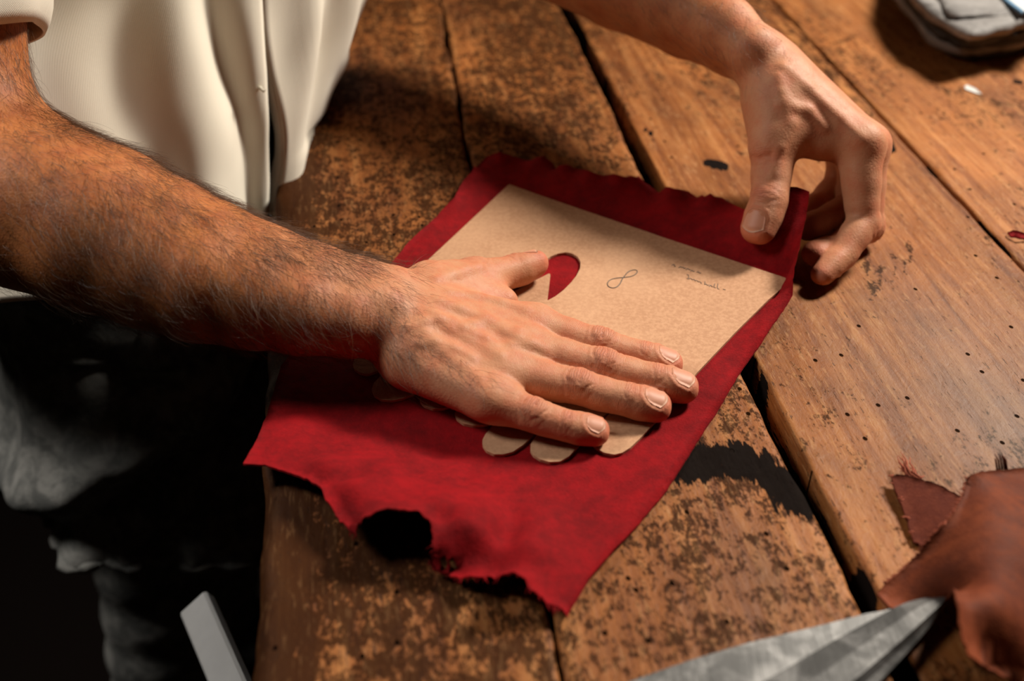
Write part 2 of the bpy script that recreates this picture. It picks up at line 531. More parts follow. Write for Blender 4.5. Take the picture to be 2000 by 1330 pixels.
def stain_line(px, width):
    return to_b(np.array([T(u, v) for u, v in px])), width
STAINS = [
    ('arc', [(1285, 935), (1330, 905), (1385, 893), (1440, 893), (1490, 910), (1530, 940), (1558, 985)], .0105),
    ('arc', [(1320, 925), (1400, 905), (1470, 918), (1520, 945)], .009),
    ('knot', [(1388, 317), (1408, 324)], .0062),
    ('mark', [(1722, 520), (1712, 555), (1700, 590)], .0013), ('mark', [(1775, 470), (1780, 500), (1765, 525)], .0012),
    ('mark', [(1695, 490), (1693, 535), (1706, 560)], .0012), ('mark', [(1735, 470), (1750, 520), (1738, 560)], .0010),
    ('knot', [(1725, 262), (1735, 290)], .006), ('knot', [(1983, 160), (1990, 162)], .004),
    ('knot', [(1260, 255), (1275, 262)], .0015),
]
def plank(q0, q1, y0, y1, zoff, seed, dark, round_l=.004, round_r=.004, edge=.0012, s0=0.0, s1=0.0):
    stepx, stepy = .0032, .006
    w = q1 - q0
    xs = np.unique(np.r_[0, .0012, .003, .0055, np.arange(.008, w - .008, stepx), w - .0055, w - .003, w - .0012, w])
    ys = np.arange(y0, y1 + 1e-6, stepy)
    X, Y = np.meshgrid(xs, ys, indexing='ij'); nx, ny = X.shape
    x = X.ravel(); y = Y.ravel()
    # wavy worn edges
    el = edge * fbm(np.c_[y * 22, np.full(len(y), seed * 3.1)], seed, 4); er = edge * fbm(np.c_[y * 22, np.full(len(y), seed * 5.7)], seed + 9, 4)
    t = x / w
    xx = q0 + x + y * (s0 + (s1 - s0) * t) + el * np.clip(1 - t * 4, 0, 1) + er * np.clip(1 - (1 - t) * 4, 0, 1)
    z = np.zeros_like(x)
    rl = round_l * (1 + .7 * fbm(np.c_[y * 40, y * 0 + 1.3], seed + 3)); rr = round_r * (1 + .7 * fbm(np.c_[y * 40, y * 0 + 4.3], seed + 4))
    dl = np.clip((rl - x) / rl, 0, 1); dr = np.clip((rr - (w - x)) / rr, 0, 1)
    z -= rl * (1 - np.sqrt(np.clip(1 - dl ** 2, 0, 1))) * .8 + rr * (1 - np.sqrt(np.clip(1 - dr ** 2, 0, 1))) * .8
    z += .0007 * fbm(np.c_[x * 30, y * 9], seed + 20)
    z = np.minimum(z, .0006) + zoff
    top = np.c_[xx, y, z]
    # skirt down to the underside
    bot = top.copy(); bot[:, 2] = -.055
    V = np.vstack([top, bot]); n = nx * ny
    F = grid_faces(nx, ny)
    rim = [i * ny for i in range(nx)] + [(nx - 1) * ny + j for j in range(1, ny)] + [i * ny + ny - 1 for i in range(nx - 2, -1, -1)] + [j for j in range(ny - 2, 0, -1)]
    S = np.array([(rim[i], rim[(i + 1) % len(rim)], rim[(i + 1) % len(rim)] + n, rim[i] + n)[::-1] for i in range(len(rim))])
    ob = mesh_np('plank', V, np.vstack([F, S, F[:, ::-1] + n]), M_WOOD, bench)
    st = np.zeros(len(V)); p2 = top[:, :2]
    mk_ = np.zeros(n)
    for typ, px, wd in STAINS:
        if typ == 'mark':
            d, _ = seg_dist(p2, to_b(np.array([T(u, v) for u, v in px]))); mk_ = np.maximum(mk_, np.exp(-(d / (wd * 2.2)) ** 2)); continue
        d, _ = seg_dist(p2, to_b(np.array([T(u, v) for u, v in px])))
        st[:n] = np.maximum(st[:n], np.clip(1.0 - .5 * d / wd, 0, 1) if typ != 'knot' else np.clip(2.2 - 1.7 * d / wd, 0, 2))
    deep = np.clip((-(z - zoff) - .0022) / .0008, 0, 1) * (q0 > .01); st[:n] = np.maximum(st[:n], deep * 1.6); st[n:] = 1.6  # gap edges and plank sides are set to the same black
    attr(ob, 'stain_gap', st)
    dk = dark + .35 * np.clip((.03 - x) / .03, 0, 1) * (q0 < .01) + .3 * fbm(np.c_[xx * 9, y * 5], 5)
    if q0 < .01: dk = dk + .5 * np.clip((.035 - x) / .03, 0, 1)
    dk = dk + .75 * mk_
    attr(ob, 'dark', np.r_[dk, dk])
    R = to_b(T(1985, 830)); gd = np.hypot((xx - R[0]) / .09, (y - R[1]) / .16)
    g = np.clip(1.1 - gd, 0, 1); attr(ob, 'grey', np.r_[g, g])
    return ob
YN, YF = -.42, 1.55
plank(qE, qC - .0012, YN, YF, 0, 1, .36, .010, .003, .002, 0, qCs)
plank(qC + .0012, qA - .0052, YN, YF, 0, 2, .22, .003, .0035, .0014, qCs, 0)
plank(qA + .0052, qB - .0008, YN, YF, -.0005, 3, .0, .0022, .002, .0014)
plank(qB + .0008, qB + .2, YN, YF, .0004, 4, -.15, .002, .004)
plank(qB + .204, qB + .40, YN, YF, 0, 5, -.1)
# underframe
for k, (a, b, c, d, z0, z1) in enumerate([(.05, qB + .36, -.34, -.27, -.145, -.0555), (.05, qB + .36, 1.35, 1.42, -.145, -.0555)]):
    V = [(a, c, z0), (b, c, z0), (b, d, z0), (a, d, z0), (a, c, z1), (b, c, z1), (b, d, z1), (a, d, z1)]
    mesh_np('cross_rail', V, [(3, 2, 1, 0), (4, 5, 6, 7), (0, 1, 5, 4), (1, 2, 6, 5), (2, 3, 7, 6), (3, 0, 4, 7)], M_WOOD, bench, False)
for a in (.06, qB + .28):
    for c in (-.345, 1.345):
        b, d, z0, z1 = a + .08, c + .08, -ZT, -.145
        V = [(a + .01, c + .01, z0), (b - .01, c + .01, z0), (b - .01, d - .01, z0), (a + .01, d - .01, z0), (a, c, z1), (b, c, z1), (b, d, z1), (a, d, z1)]
        mesh_np('leg', V, [(3, 2, 1, 0), (4, 5, 6, 7), (0, 1, 5, 4), (1, 2, 6, 5), (2, 3, 7, 6), (3, 0, 4, 7)], M_WOOD, bench, False)

# ---------------------------------------------------------------- red leather
LT = 0.0013   # leather thickness
# ---------------------------------------------------------------- glove pattern card
CTH = 0.0017
zc0 = LT + .0002; ZC = zc0 + CTH      # card top above the bench
def tongue(l, r, tipl, tipm, tipr):
    return [l, tipl, tipm, tipr, r]
card_px = [(994, 360), (996, 360.5), (1090, 393.5), (1180, 424), (1300, 465), (1400, 498), (1490, 528), (1533, 542), (1541, 546), (1538, 553), (1500, 586), (1440, 645), (1362, 727), (1335, 760), (1310, 790), (1285, 818), (1256, 850), (1231, 874), (1215, 884), (1200, 887.5), (1180, 884), (1163, 874), (1153, 862), (1152, 850), (1158, 842),
    (1200, 797), (1196, 794), (1166, 828), (1145, 850), (1128, 873), (1110, 892), (1093, 901), (1074, 902), (1055, 897), (1042, 889), (1036, 880), (1036, 868), (1046, 852), (1092, 800), (1088, 798), (1050, 841),
    (1022, 868), (1002, 882), (984, 887), (965, 887), (950, 880), (943, 870), (942, 860), (948, 848), (985, 803), (981, 801), (963, 824), (945, 830), (925, 831), (905, 827), (892, 818), (888, 807), (893, 796), (930, 757), (926, 754), (880, 793), (864, 798), (845, 798), (828, 792), (820, 783), (822, 770), (870, 722), (866, 720),
    (806, 770), (785, 778), (764, 782), (744, 780), (731, 772), (726, 760), (730, 748), (770, 705), (766, 702), (735, 725), (718, 731), (703, 728), (692, 720), (689, 710), (693, 700), (720, 672), (760, 580), (800, 541), (900, 448)]
cp = chaikin(resample(np.array(card_px, float), 5.0), 1)
CW = np.array([T(u, v, ZC) for u, v in cp])
chole_px = [(1069, 587), (1084, 579), (1100, 567), (1115, 552), (1126, 538), (1133, 524), (1134, 511), (1128, 501), (1118, 495), (1105, 492.5), (1090, 495), (1075, 501), (1058, 514), (1035, 535), (1004, 561), (1000, 567), (1006, 568), (1040, 550), (1072, 534), (1075, 535)]
ch = chaikin(resample(np.array(chole_px, float), 4.0), 1)
CH2 = np.array([T(u, v, ZC) for u, v in ch])
cor = T(1541, 546, ZC)[:2]
def card_lift(xy): return .006 * np.clip(1 - np.linalg.norm(xy - cor, axis=1) / .085, 0, 1) ** 2
red_px = [(755, 525, 0), (800, 470, 0.0030), (850, 425, 0.0040), (888, 384, 0.0108), (905, 352, 0.0035), (927, 330, 0.0035), (950, 306, 0.0080), (975, 296, 0.0125),
    (1000, 304, 0.0080), (1030, 314, 0.0035), (1062, 304, 0.0125), (1078, 317, 0.0035), (1088, 336, 0.0035), (1105, 321, 0.0125), (1128, 331, 0.0035),
    (1160, 337, 0.0125), (1185, 349, 0.0035), (1215, 344, 0.0125), (1243, 350, 0.0035), (1268, 362, 0.0035), (1290, 378, 0.0035), (1318, 368, 0.0125), (1345, 374, 0.0035),
    (1368, 390, 0.0035), (1395, 384, 0.0125), (1420, 394, 0.0035), (1450, 408, 0.0189), (1480, 408, 0.0324), (1508, 388, .034), (1532, 364, .0445), (1556, 365, .045), (1581, 374, .045),
    (1577, 410, .037), (1568, 450, .031), (1560, 490, .027), (1552, 520, .020), (1549, 545, .015), (1548, 575, .011), (1530, 605, .0085), (1505, 640, .006), (1480, 680, .003),
    (1450, 720, .0), (1400, 805, 0), (1350, 880, .0), (1300, 960, .002), (1250, 1020, .002), (1190, 1082, .004), (1150, 1130, .005), (1130, 1165, .005), (1118, 1185, .005), (1107, 1203, .003),
    (1098, 1188, .006), (1082, 1180, .008), (1062, 1172, .010), (1048, 1157, .013), (1036, 1150, .015), (1024, 1132, .018), (1006, 1116, .022), (985, 1122, .016), (965, 1130, .008), (945, 1124, .010),
    (925, 1126, .010), (895, 1128, .006), (865, 1122, .004), (848, 1112, .004), (838, 1097, .005), (848, 1085, .010), (846, 1064, .016), (845, 1045, .019), (842, 1024, .022), (832, 1008, .025), (812, 997, .027), (790, 993, .028), (760, 994, .028),
    (732, 1000, .026), (708, 1014, .022), (697, 1028, .018), (695, 1044, .014), (684, 1038, .012), (664, 1018, .012), (650, 996, .013), (638, 972, .014), (625, 950, .014), (600, 934, .014), (575, 926, .012), (550, 918, .012), (518, 908, .012),
    (474, 905, .012), (500, 862, .007), (520, 812, .004), (535, 762, .002), (548, 715, .001), (600, 655, .0), (680, 585, 0)]
red_px = np.array(red_px, float)
red_px[:, 2] += LT
pts = resample(red_px, 7.0)
pts[:, :2] += np.c_[fbm(np.c_[np.arange(len(pts)) * .9, np.zeros(len(pts))], 3, 2), fbm(np.c_[np.arange(len(pts)) * .9, np.zeros(len(pts)) + 7], 4, 2)] * np.where((pts[:, 1] > 930) & (pts[:, 0] < 1110), 3.2, .7)[:, None]
W = np.array([T(*p) for p in pts])
hole_px = [(868, 1082, .013), (876, 1092, .012), (884, 1086, .012), (890, 1098, .010), (892, 1112, .006), (882, 1108, .006), (872, 1112, .005), (860, 1102, .007), (858, 1090, .011)]
HW = np.array([T(u, v, z + LT) for u, v, z in hole_px])
V2, F2, L2 = tri_sheet(W[:, :2], [HW[:, :2]], .0042)
bz = np.r_[W[:, 2], HW[:, 2]] - ZT; bi = np.r_[L2[0], L2[1]]
# anchors: flat under the card, hand and along the bench
flat_poly = np.array([T(u, v)[:2] for u, v in [(800, 545), (996, 375), (1500, 540), (1440, 610), (1330, 790), (1250, 900), (1180, 960), (1000, 930), (850, 900), (640, 830), (600, 760), (700, 650)]])
ctr = CW[:, :2].mean(0)
exp_ = CW[:, :2] + np.array([nz(p) for p in np.c_[CW[:, :2] - ctr, np.zeros(len(CW))]])[:, :2] * .0045
m = inside(flat_poly, V2) | inside(CW[:, :2], V2) | inside(exp_, V2)
anc = np.where(m)[0]
fi = np.r_[bi, np.setdiff1d(anc, bi)]; fv = np.r_[bz, LT + .9 * card_lift(V2[fi[len(bi):]])]
z = membrane(len(V2), F2, fi, fv, 900)
# folds running in from the ragged lower edge, and ripples along the far edge
def to_px(w):
    r = np.asarray(w) - CAM; d = r @ FW
    return np.c_[1000 + r[:, 0] / d * FPX, 665 - (r @ UP) / d * FPX]
zz = np.c_[V2, np.full(len(V2), ZT)]
px = to_px(zz)
isb = np.zeros(len(V2), bool); isb[bi] = True
def fold(a, b, amp, w, taper=1.0):
    global z
    A, B = T(*a)[:2], T(*b)[:2]; L = np.linalg.norm(B - A); t = (B - A) / L; nn = np.array([-t[1], t[0]])
    r = V2 - A; s = np.clip((r @ t) / L, -.3, 1.3); c = r @ nn
    e = np.clip(s, 0, 1) ** taper * np.clip((1.3 - s) / .3, 0, 1)
    z = z + amp * e * np.exp(-(c / w) ** 2) * ~isb
for a_, b_, am in [((985, 345), (975, 296), .005), ((1052, 352), (1062, 304), .008), ((1088, 372), (1105, 321), .008), ((1142, 388), (1160, 337), .008), ((1195, 398), (1215, 344), .008), ((1255, 408), (1243, 350), .005), ((1295, 428), (1318, 368), .009), ((1372, 448), (1395, 384), .009), ((930, 368), (910, 345), .006), ((880, 410), (862, 402), .005), ((835, 462), (815, 448), .004)]:
    fold(a_, b_, am * 1.1, .0075, .8)
fold((760, 905), (640, 955), .007, .010); fold((860, 900), (690, 1005), .008, .012); fold((840, 960), (660, 985), -.003, .006)
fold((960, 960), (880, 1040), .006, .010); fold((935, 985), (858, 1070), -.006, .006); fold((960, 985), (925, 1090), .010, .012)
fold((1010, 1000), (985, 1090), -.006, .007); fold((1060, 980), (1030, 1110), .008, .014); fold((930, 880), (905, 960), -.0015, .004)
fold((880, 918), (800, 950), -.0022, .004); fold((1010, 1050), (960, 1060), .003, .008)
z = z + .0006 * fbm(V2 * 60, 11) * np.clip((z - LT) / .002, 0.3, 1) * ~isb
z = np.maximum(z, LT)
top = np.c_[V2, z + ZT]
red = slab_mesh('red_leather', top, F2, L2, LT * .9, M_RED)
tag(red, 'bright red suede hide with ragged holed edge lying on the workbench', 'leather')
# loose fibres on the ragged lower edge
RL = np.r_[np.arange(len(W))]
fib = []
for i in range(len(W)):
    u, v = pts[i, :2]
    if v > 1020 and u < 1108 and RNG.random() < .75:
        a = W[i] - np.array([0, 0, LT * .5]); dirn = np.array([RNG.normal(0, .6), -1.0 + RNG.normal(0, .4), RNG.normal(0, .4)])
        L = RNG.uniform(.001, .0035)
        q = np.array([a, a + dirn * L * .5, a + dirn * L + np.array([RNG.normal(0, .0006), 0, -.0003])])
        q[:, 2] = np.maximum(q[:, 2], ZT + .0015)
        fib.append(tube(q, [.00045, .0003, .0001], 4))
if fib:
    fb = mesh_np('frayed_fibre', *join(fib), M_RED, red); fb['kind'] = 'stuff'

V3, F3, L3 = tri_sheet(CW[:, :2], [CH2[:, :2]], .006)
# the right corner is lifted a little on the raised hide
lift = card_lift(V3)
ctop = np.c_[V3, ZT + ZC + lift]
# keep the lifted corner on its sight line
dsh = (ctop - CAM); k = (CH - ZC) / (CH - ZC - lift); ctop[:, :2] = CAM[:2] + dsh[:, :2] * (1 / k)[:, None]
card = slab_mesh('glove_pattern', ctop, F3, L3, CTH, M_CARD, smooth=False) if False else slab_mesh('glove_pattern', ctop, F3, L3, CTH, M_CARD)
card.data.polygons.foreach_set('use_smooth', np.zeros(len(card.data.polygons), bool))
tag(card, 'tan card glove template with rounded finger tongues on the red suede', 'template')
def stroke(px, r=.00030, closed=False):
    q = chaikin(np.array(px, float), 2, closed)
    if closed: q = np.vstack([q, q[:1]])
    w = np.array([T(u, v, ZC + .00012 + card_lift(T(u, v, ZC + .001)[None, :2])[0]) for u, v in q])
    return tube(w, r, 5)
eight = [(1219, 540), (1226, 531), (1237, 526.5), (1245, 528), (1244, 534), (1234, 540), (1220, 542), (1204, 543), (1192, 546), (1186, 552), (1187, 559), (1195, 563), (1205, 561), (1212, 553), (1215, 545)]
o = mesh_np('pencil_eight', *stroke(eight, .00032, True), M_PENCIL, card)
line1 = [[(1312, 519), (1315, 516), (1318, 517), (1316, 520), (1320, 520.5)], [(1326, 523), (1329, 520), (1331, 523), (1334, 521), (1336, 525), (1339, 523)], [(1340, 527), (1343, 524), (1346, 527), (1349, 527)],
         [(1349, 530), (1352, 527), (1354, 531), (1357, 529)], [(1361, 532), (1364, 530), (1366, 534), (1369, 533)]]
line2 = [[(1341, 537), (1345, 536), (1345, 545), (1341, 544)], [(1345, 545), (1349, 543), (1352, 547), (1355, 545), (1358, 549), (1361, 547), (1364, 551), (1368, 550), (1370, 554)],
         [(1377, 550), (1376, 557), (1379, 554), (1382, 558), (1385, 556)], [(1385, 560), (1388, 556), (1390, 560), (1393, 560)], [(1396, 554), (1394, 562), (1399, 562)], [(1402, 554), (1401, 564), (1405, 565)], [(1412, 565), (1417, 566)]]
for L, nm in ((line1, 'pencil_writing'), (line2, 'pencil_writing')):
    mesh_np(nm, *join([stroke(s, .00024) for s in L]), M_PENCIL, card)

# ---------------------------------------------------------------- tailor's shears in the corner
def outline_solid(name, px, z0, z1fun, mat, parent, bevel=0.0, step=.004):
    """flat solid piece given by its outline in pixels at height z0; z1fun gives the top above the bench"""
    w = np.array([T(u, v, z0) for u, v in px])[:, :2]
    w = resample(np.c_[w, np.zeros(len(w))], step)[:, :2]
    V, F, L = tri_sheet(w, [], step)
    tp = np.c_[V, ZT + z1fun(V)]
    ob = slab_mesh(name, tp, F, L, tp[:, 2] - ZT - z0, mat, parent)
    ob.data.polygons.foreach_set('use_smooth', np.zeros(len(ob.data.polygons), bool))
    return ob
sh = empty('tailor_shears'); tag(sh, 'large worn steel shears pointing at the brown leather', 'shears')
tipw = T(1855, 1160, .007)[:2]
def ridge(V, pa, pb, h0, h1, w):
    A, B = T(*pa)[:2], T(*pb)[:2]; d, _ = seg_dist(V, [A, B])
    return h0 + h1 * np.clip(1 - d / w, 0, 1)
# lower blade (flat, with worn nicks), then the upper blade with a hollow bevel
lo_px = [(1709, 1203), (1690, 1206), (1640, 1219), (1560, 1239), (1460, 1263), (1350, 1296), (1250, 1331), (1100, 1392), (985, 1450), (1120, 1500), (1380, 1400), (1560, 1310), (1700, 1230), (1800, 1185)]
outline_solid('lower_blade', lo_px, .0022, lambda V: np.full(len(V), .0050), M_STEEL, sh)
def blade(name, left_px, ridge_px, right_px, z0, zl, zr_, zright, mat):
    """blade as a loft: back edge, bevel ridge, cutting edge (each a row of pixels from the tip)"""
    rows = []
    for (pl, pr, pq) in zip(left_px, ridge_px, right_px):
        a, r, b = T(*pl, zl), T(*pr, zr_), T(*pq, zright)
        rows.append([a - [0, 0, zl - z0], a, a + (r - a) * .5 + [0, 0, .0004], r, r + (b - r) * .5 - [0, 0, .0005], b, b - [0, 0, zright - z0]])
    G = np.array(rows); n, k = G.shape[:2]
    F = [tuple(f) for f in grid_faces(n, k)] + [(i * k + k - 1, i * k, (i + 1) * k, (i + 1) * k + k - 1) for i in range(n - 1)]
    F += [tuple(range(k)), tuple(range((n - 1) * k, n * k))[::-1]]
    return mesh_np(name, G.reshape(-1, 3), F, mat, sh, False)
bl = np.array([(1853, 1160), (1800, 1168), (1758, 1180), (1712, 1205), (1640, 1244), (1560, 1291), (1490, 1331), (1400, 1385), (1290, 1455), (1180, 1530)], float)
br = np.array([(1854, 1163), (1838, 1180), (1812, 1204), (1778, 1235), (1722, 1283), (1665, 1331), (1612, 1372), (1540, 1428), (1450, 1500), (1360, 1572)], float)
bq = np.array([(1855, 1166), (1845, 1182), (1826, 1213), (1797, 1246), (1752, 1296), (1716, 1333), (1672, 1376), (1610, 1432), (1520, 1504), (1420, 1580)], float)
def dense(p): return chaikin(p, 2, False)
ub = blade('upper_blade', dense(bl), dense(br), dense(bq), .0052, .0072, .0100, .0060, M_STEEL)
pv = T(1230, 1490, .010)
vv, ff = tube([pv + [0, 0, -.008], pv + [0, 0, .003], pv + [0, 0, .0045]], [.009, .009, .006], 20)
mesh_np('pivot_screw', vv, ff, M_STEEL, sh)
for s, (a, b) in enumerate([((1200, 1500), (700, 1640)), ((1250, 1540), (900, 1900))]):
    A, B = T(*a, .008), T(*b, .008); d = nz(B - A); nn = np.array([-d[1], d[0], 0])
    mesh_np('shank', *tube([A + d * t for t in np.linspace(0, .06, 6)], np.linspace(.009, .006, 6), 10), M_STEEL, sh)
    c = A + d * .095
    ring = [c + d * .036 * math.cos(t) + nn * .022 * math.sin(t) for t in np.linspace(0, 2 * math.pi, 40)]
    mesh_np('finger_loop', *tube(ring, .0055, 10), M_GREYEDGE, sh)

# ---------------------------------------------------------------- brown leather hide and the dark red scrap under it
def sheet(name, px, mat, th, interior=None, step=.005, jag=0.0, res=8.0, parent=None, noise=.0005, seed=1):
    p = resample(np.array(px, float), res)
    if jag: p[:, :2] += np.c_[fbm(np.c_[np.arange(len(p)) * .8, np.zeros(len(p))], seed, 2), fbm(np.c_[np.arange(len(p)) * .8, np.zeros(len(p)) + 5], seed + 1, 2)] * jag
    w = np.array([T(u, v, z + th) for u, v, z in p])
    V, F, L = tri_sheet(w[:, :2], [], step)
    fi = list(L[0]); fv = list(w[:, 2] - ZT)
    for (u, v, z) in (interior or []):
        c = T(u, v, z)[:2]; j = int(np.argmin(((V - c) ** 2).sum(1)))
        near = np.where(((V - c) ** 2).sum(1) < (step * 1.6) ** 2)[0]
        for j in near:
            if j not in L[0]: fi.append(j); fv.append(z + th)
    zz = membrane(len(V), F, np.array(fi), np.array(fv), 700)
    isb = np.zeros(len(V), bool); isb[L[0]] = True
    # soften the tent poles
    E = np.vstack([F[:, [0, 1]], F[:, [1, 2]], F[:, [2, 0]]]); E = np.unique(np.vstack([E, E[:, ::-1]]), axis=0)
    dg = np.bincount(E[:, 0], minlength=len(V))
    for _ in range(6):
        zn = np.bincount(E[:, 0], weights=zz[E[:, 1]], minlength=len(V)) / dg
        zz = np.where(isb, zz, zn)
    zz = zz + noise * fbm(V * 45, seed + 5) * ~isb
    zz = np.maximum(zz, th)
    tp = np.c_[V, zz + ZT]
    return slab_mesh(name, tp, F, L, th * .95, mat, parent), tp
scrap_px = [(1741, 930, .003), (1752, 927, .004), (1775, 930, .004), (1800, 936, .004), (1835, 948, .004), (1870, 965, .003), (1900, 985, .002), (1960, 1010, 0), (1990, 1060, 0), (1900, 1090, 0), (1830, 1085, 0), (1786, 1058, .0005), (1779, 1040, .001), (1762, 990, .002), (1748, 955, .003)]
scr, _ = sheet('leather_scrap', scrap_px, M_RUST, .0014, [(1810, 990, .004)], .004, 1.6, 6, seed=21)
tag(scr, 'dark red pointed suede scrap sticking out from under the brown hide', 'leather scrap')
def fibres(px, n, length, mat, parent, spread=.5, seed=0, up=.4, rad=.75):
    out = []
    for k in range(n):
        u, v = px[k % len(px)]; a = T(u + RNG.normal(0, 2.5), v + RNG.normal(0, 1.5), .004)
        d = nz([RNG.normal(-.15, spread), 1.0, RNG.normal(up, .3)]); L = length * RNG.uniform(.5, 1.2)
        q = [a + d * L * s + np.array([RNG.normal(0, .0006), 0, -0.25 * L * s * s]) for s in (0, .33, .66, 1)]
        out.append(tube(q, np.array([.0009, .0007, .0005, .0002]) * rad, 5))
    o = mesh_np('frayed_tuft', *join(out), mat, parent); o['kind'] = 'stuff'; return o
fibres([(1772, 930), (1778, 930)], 14, .014, M_RUSTFIBRE, scr, .22); fibres([(1790, 933), (1797, 936)], 10, .008, M_RUSTFIBRE, scr, .5)
fibres([(1742, 932), (1748, 945), (1760, 975), (1772, 1010), (1780, 1040)], 26, .0014, M_RUSTFIBRE, scr, 1.4, up=.1, rad=.5)
hide_px = [(1890, 935, .022), (1898, 926, .026), (1910, 922, .024), (1940, 919, .020), (2000, 914, .018), (2120, 920, .012), (2250, 1000, .004), (2300, 1250, .004), (2150, 1420, .004), (2000, 1345, .006), (1990, 1330, .008), (1955, 1318, .014), (1920, 1300, .018), (1895, 1280, .034), (1880, 1250, .040), (1874, 1215, .043), (1871, 1180, .040), (1862, 1150, .026), (1840, 1180, .004), (1790, 1205, .0), (1738, 1185, .0), (1716, 1160, 0), (1728, 1140, .001), (1757, 1120, .003), (1782, 1094, .006), (1800, 1078, .010), (1812, 1058, .014), (1840, 1028, .020), (1862, 1003, .022), (1880, 968, .022)]
hid, htop = sheet('brown_hide', hide_px, M_BROWN, .0016, [(1930, 975, .034), (1985, 1000, .030), (1990, 955, .020), (1880, 1060, .034), (1960, 1060, .030), (1895, 1125, .043), (1960, 1180, .044), (1935, 1250, .044), (1850, 1090, .022), (2060, 1120, .020)], .005, 2.0, 7, noise=.0014, seed=31)
tag(hid, 'reddish brown smooth leather hide heaped beside the shears', 'leather')
fr = [(u, v) for u, v, zz_ in hide_px if 925 < v < 1130 and u < 1900]
tuft = []
for u, v, z_ in resample(np.array([h for h in hide_px[-8:]] + [hide_px[0]], float), 3.0, False):
    a = T(u, v, z_ + .0008); d = nz([RNG.normal(-.8, .5), RNG.normal(.3, .5), RNG.normal(0, .5)]); L = RNG.uniform(.0008, .0028)
    tuft.append(tube([a, a + d * L * .6, a + d * L + [0, 0, -.0004]], [.0006, .0004, .00015], 4))
t_ = mesh_np('frayed_edge', *join(tuft), M_RUSTFIBRE, hid); t_['kind'] = 'stuff'
thin = []
for u, v in [(1953, 918), (1958, 917), (1963, 917), (1948, 918), (1967, 917)]:
    a = T(u, v, .017); thin.append(tube([a, a + [-.0008, .003, .004], a + [-.002 + RNG.normal(0, .001), .004, RNG.uniform(.003, .0075)]], [.0006, .0005, .0002], 5))
t_ = mesh_np('frayed_tuft', *join(thin), M_RUST, hid); t_['kind'] = 'stuff'

# ---------------------------------------------------------------- stack of grey leather pieces, top right
def stack_piece(k, z0, z1, px, mat, label):
    p = chaikin(np.array(px, float), 1)
    p = resample(np.c_[p, np.zeros(len(p))], 9)
    p[:, :2] += np.c_[fbm(np.c_[np.arange(len(p)) * .35, np.full(len(p), k * 3.3)], k, 2), fbm(np.c_[np.arange(len(p)) * .35, np.full(len(p), k * 3.3 + 9)], k + 50, 2)] * 3
    base = np.array([T(u, v, z0) for u, v in p[:, :2]])
    V, F, L = tri_sheet(base[:, :2], [], .008)
    c = V.mean(0); wob = .0016 * fbm(V * 28, 60 + k)
    rim = seg_dist(V, list(base[:, :2]) + [base[0, :2]])[0]
    zz = ZT + z1 + np.clip(wob, -.0012, .0012) - .0015 * np.clip(1 - rim / .010, 0, 1)
    ob = slab_mesh('leather_piece', np.c_[V, zz], F, L, zz - (ZT + z0) - .0004, mat)
    tag(ob, label, 'leather', 'grey leather pieces in the stack')
    return ob
def shift(px, du, dv): return [(u + du, v + dv) for u, v in px]
outl = [(1742, -30), (1758, 5), (1782, 30), (1806, 58), (1826, 84), (1845, 104), (1868, 117), (1895, 122), (1940, 118), (2010, 102), (2120, 60), (2160, -80), (1990, -200), (1800, -160)]
o2 = [(1728, -25), (1748, 8), (1770, 30), (1792, 55), (1806, 78), (1822, 92), (1850, 104), (1890, 110), (1945, 104), (2010, 90), (2120, 48), (2160, -85), (1990, -200), (1790, -160)]
o3 = [(1738, -35), (1760, 0), (1786, 28), (1808, 55), (1838, 76), (1862, 92), (1900, 98), (1950, 92), (2010, 80), (2120, 35), (2160, -95), (1990, -210), (1790, -170)]
o4 = [(1748, -30), (1766, -2), (1790, 26), (1812, 46), (1850, 68), (1880, 84), (1910, 88), (1955, 80), (2010, 70), (2120, 25), (2160, -100), (1990, -215), (1800, -175)]
o5 = [(1752, -40), (1773, -5), (1790, 20), (1815, 40), (1850, 58), (1885, 80), (1905, 78), (1950, 70), (2010, 58), (2120, 15), (2160, -105), (1990, -220), (1800, -180)]
stack_piece(1, 0.0000, 0.0090, outl, M_GREYEDGE, 'lowest grey leather piece of the stack, coloured dark as shade, on the wood')
stack_piece(2, 0.0090, 0.0180, o2, M_GREY, 'second grey leather piece up from the bottom of the stack')
stack_piece(3, 0.0180, 0.0260, o3, M_GREYEDGE, 'middle grey leather piece of the stack, coloured dark as shade')
stack_piece(4, 0.0260, 0.0340, o4, M_GREYEDGE, 'crumpled grey piece just under the two top pieces of the stack, coloured dark as shade')
stack_piece(5, 0.0340, 0.0430, o5, M_GREY, 'broad pale grey leather piece second from the top of the stack')
o6 = [(1812, -35), (1832, 0), (1850, 28), (1862, 36), (1900, 36), (1960, 33), (2010, 30), (2100, 0), (2150, -110), (1990, -220), (1840, -180)]
stack_piece(6, 0.0430, 0.0465, o6, M_GREY, 'smaller grey leather piece topmost on the stack')
pb = empty('paper_sheet')
pap = [(1957, -6), (1975, 8), (1998, 25), (2060, 30), (2120, -40), (2020, -90)]
outline_solid('sheet', pap, .048, lambda V: np.full(len(V), .0495), M_WHITE, pb, step=.01)
outline_solid('blue_edging', [(1951, -6), (1970, 10), (1996, 29), (1999, 25), (1975, 7), (1958, -6)], .0478, lambda V: np.full(len(V), .0500), M_BLUE, pb, step=.004)
tag(pb, 'white sheet with a blue edge lying on top of the grey stack', 'paper')
ws = [(1884, 168), (1890, 165), (1903, 170), (1912, 178), (1917, 183), (1909, 182), (1897, 178), (1886, 174)]
wso, _ = sheet('paper_scrap', [(u, v, .0012) for u, v in ws], M_WHITE, .0006, [(1900, 174, .003)], .003, .6, 4, seed=77, noise=0)
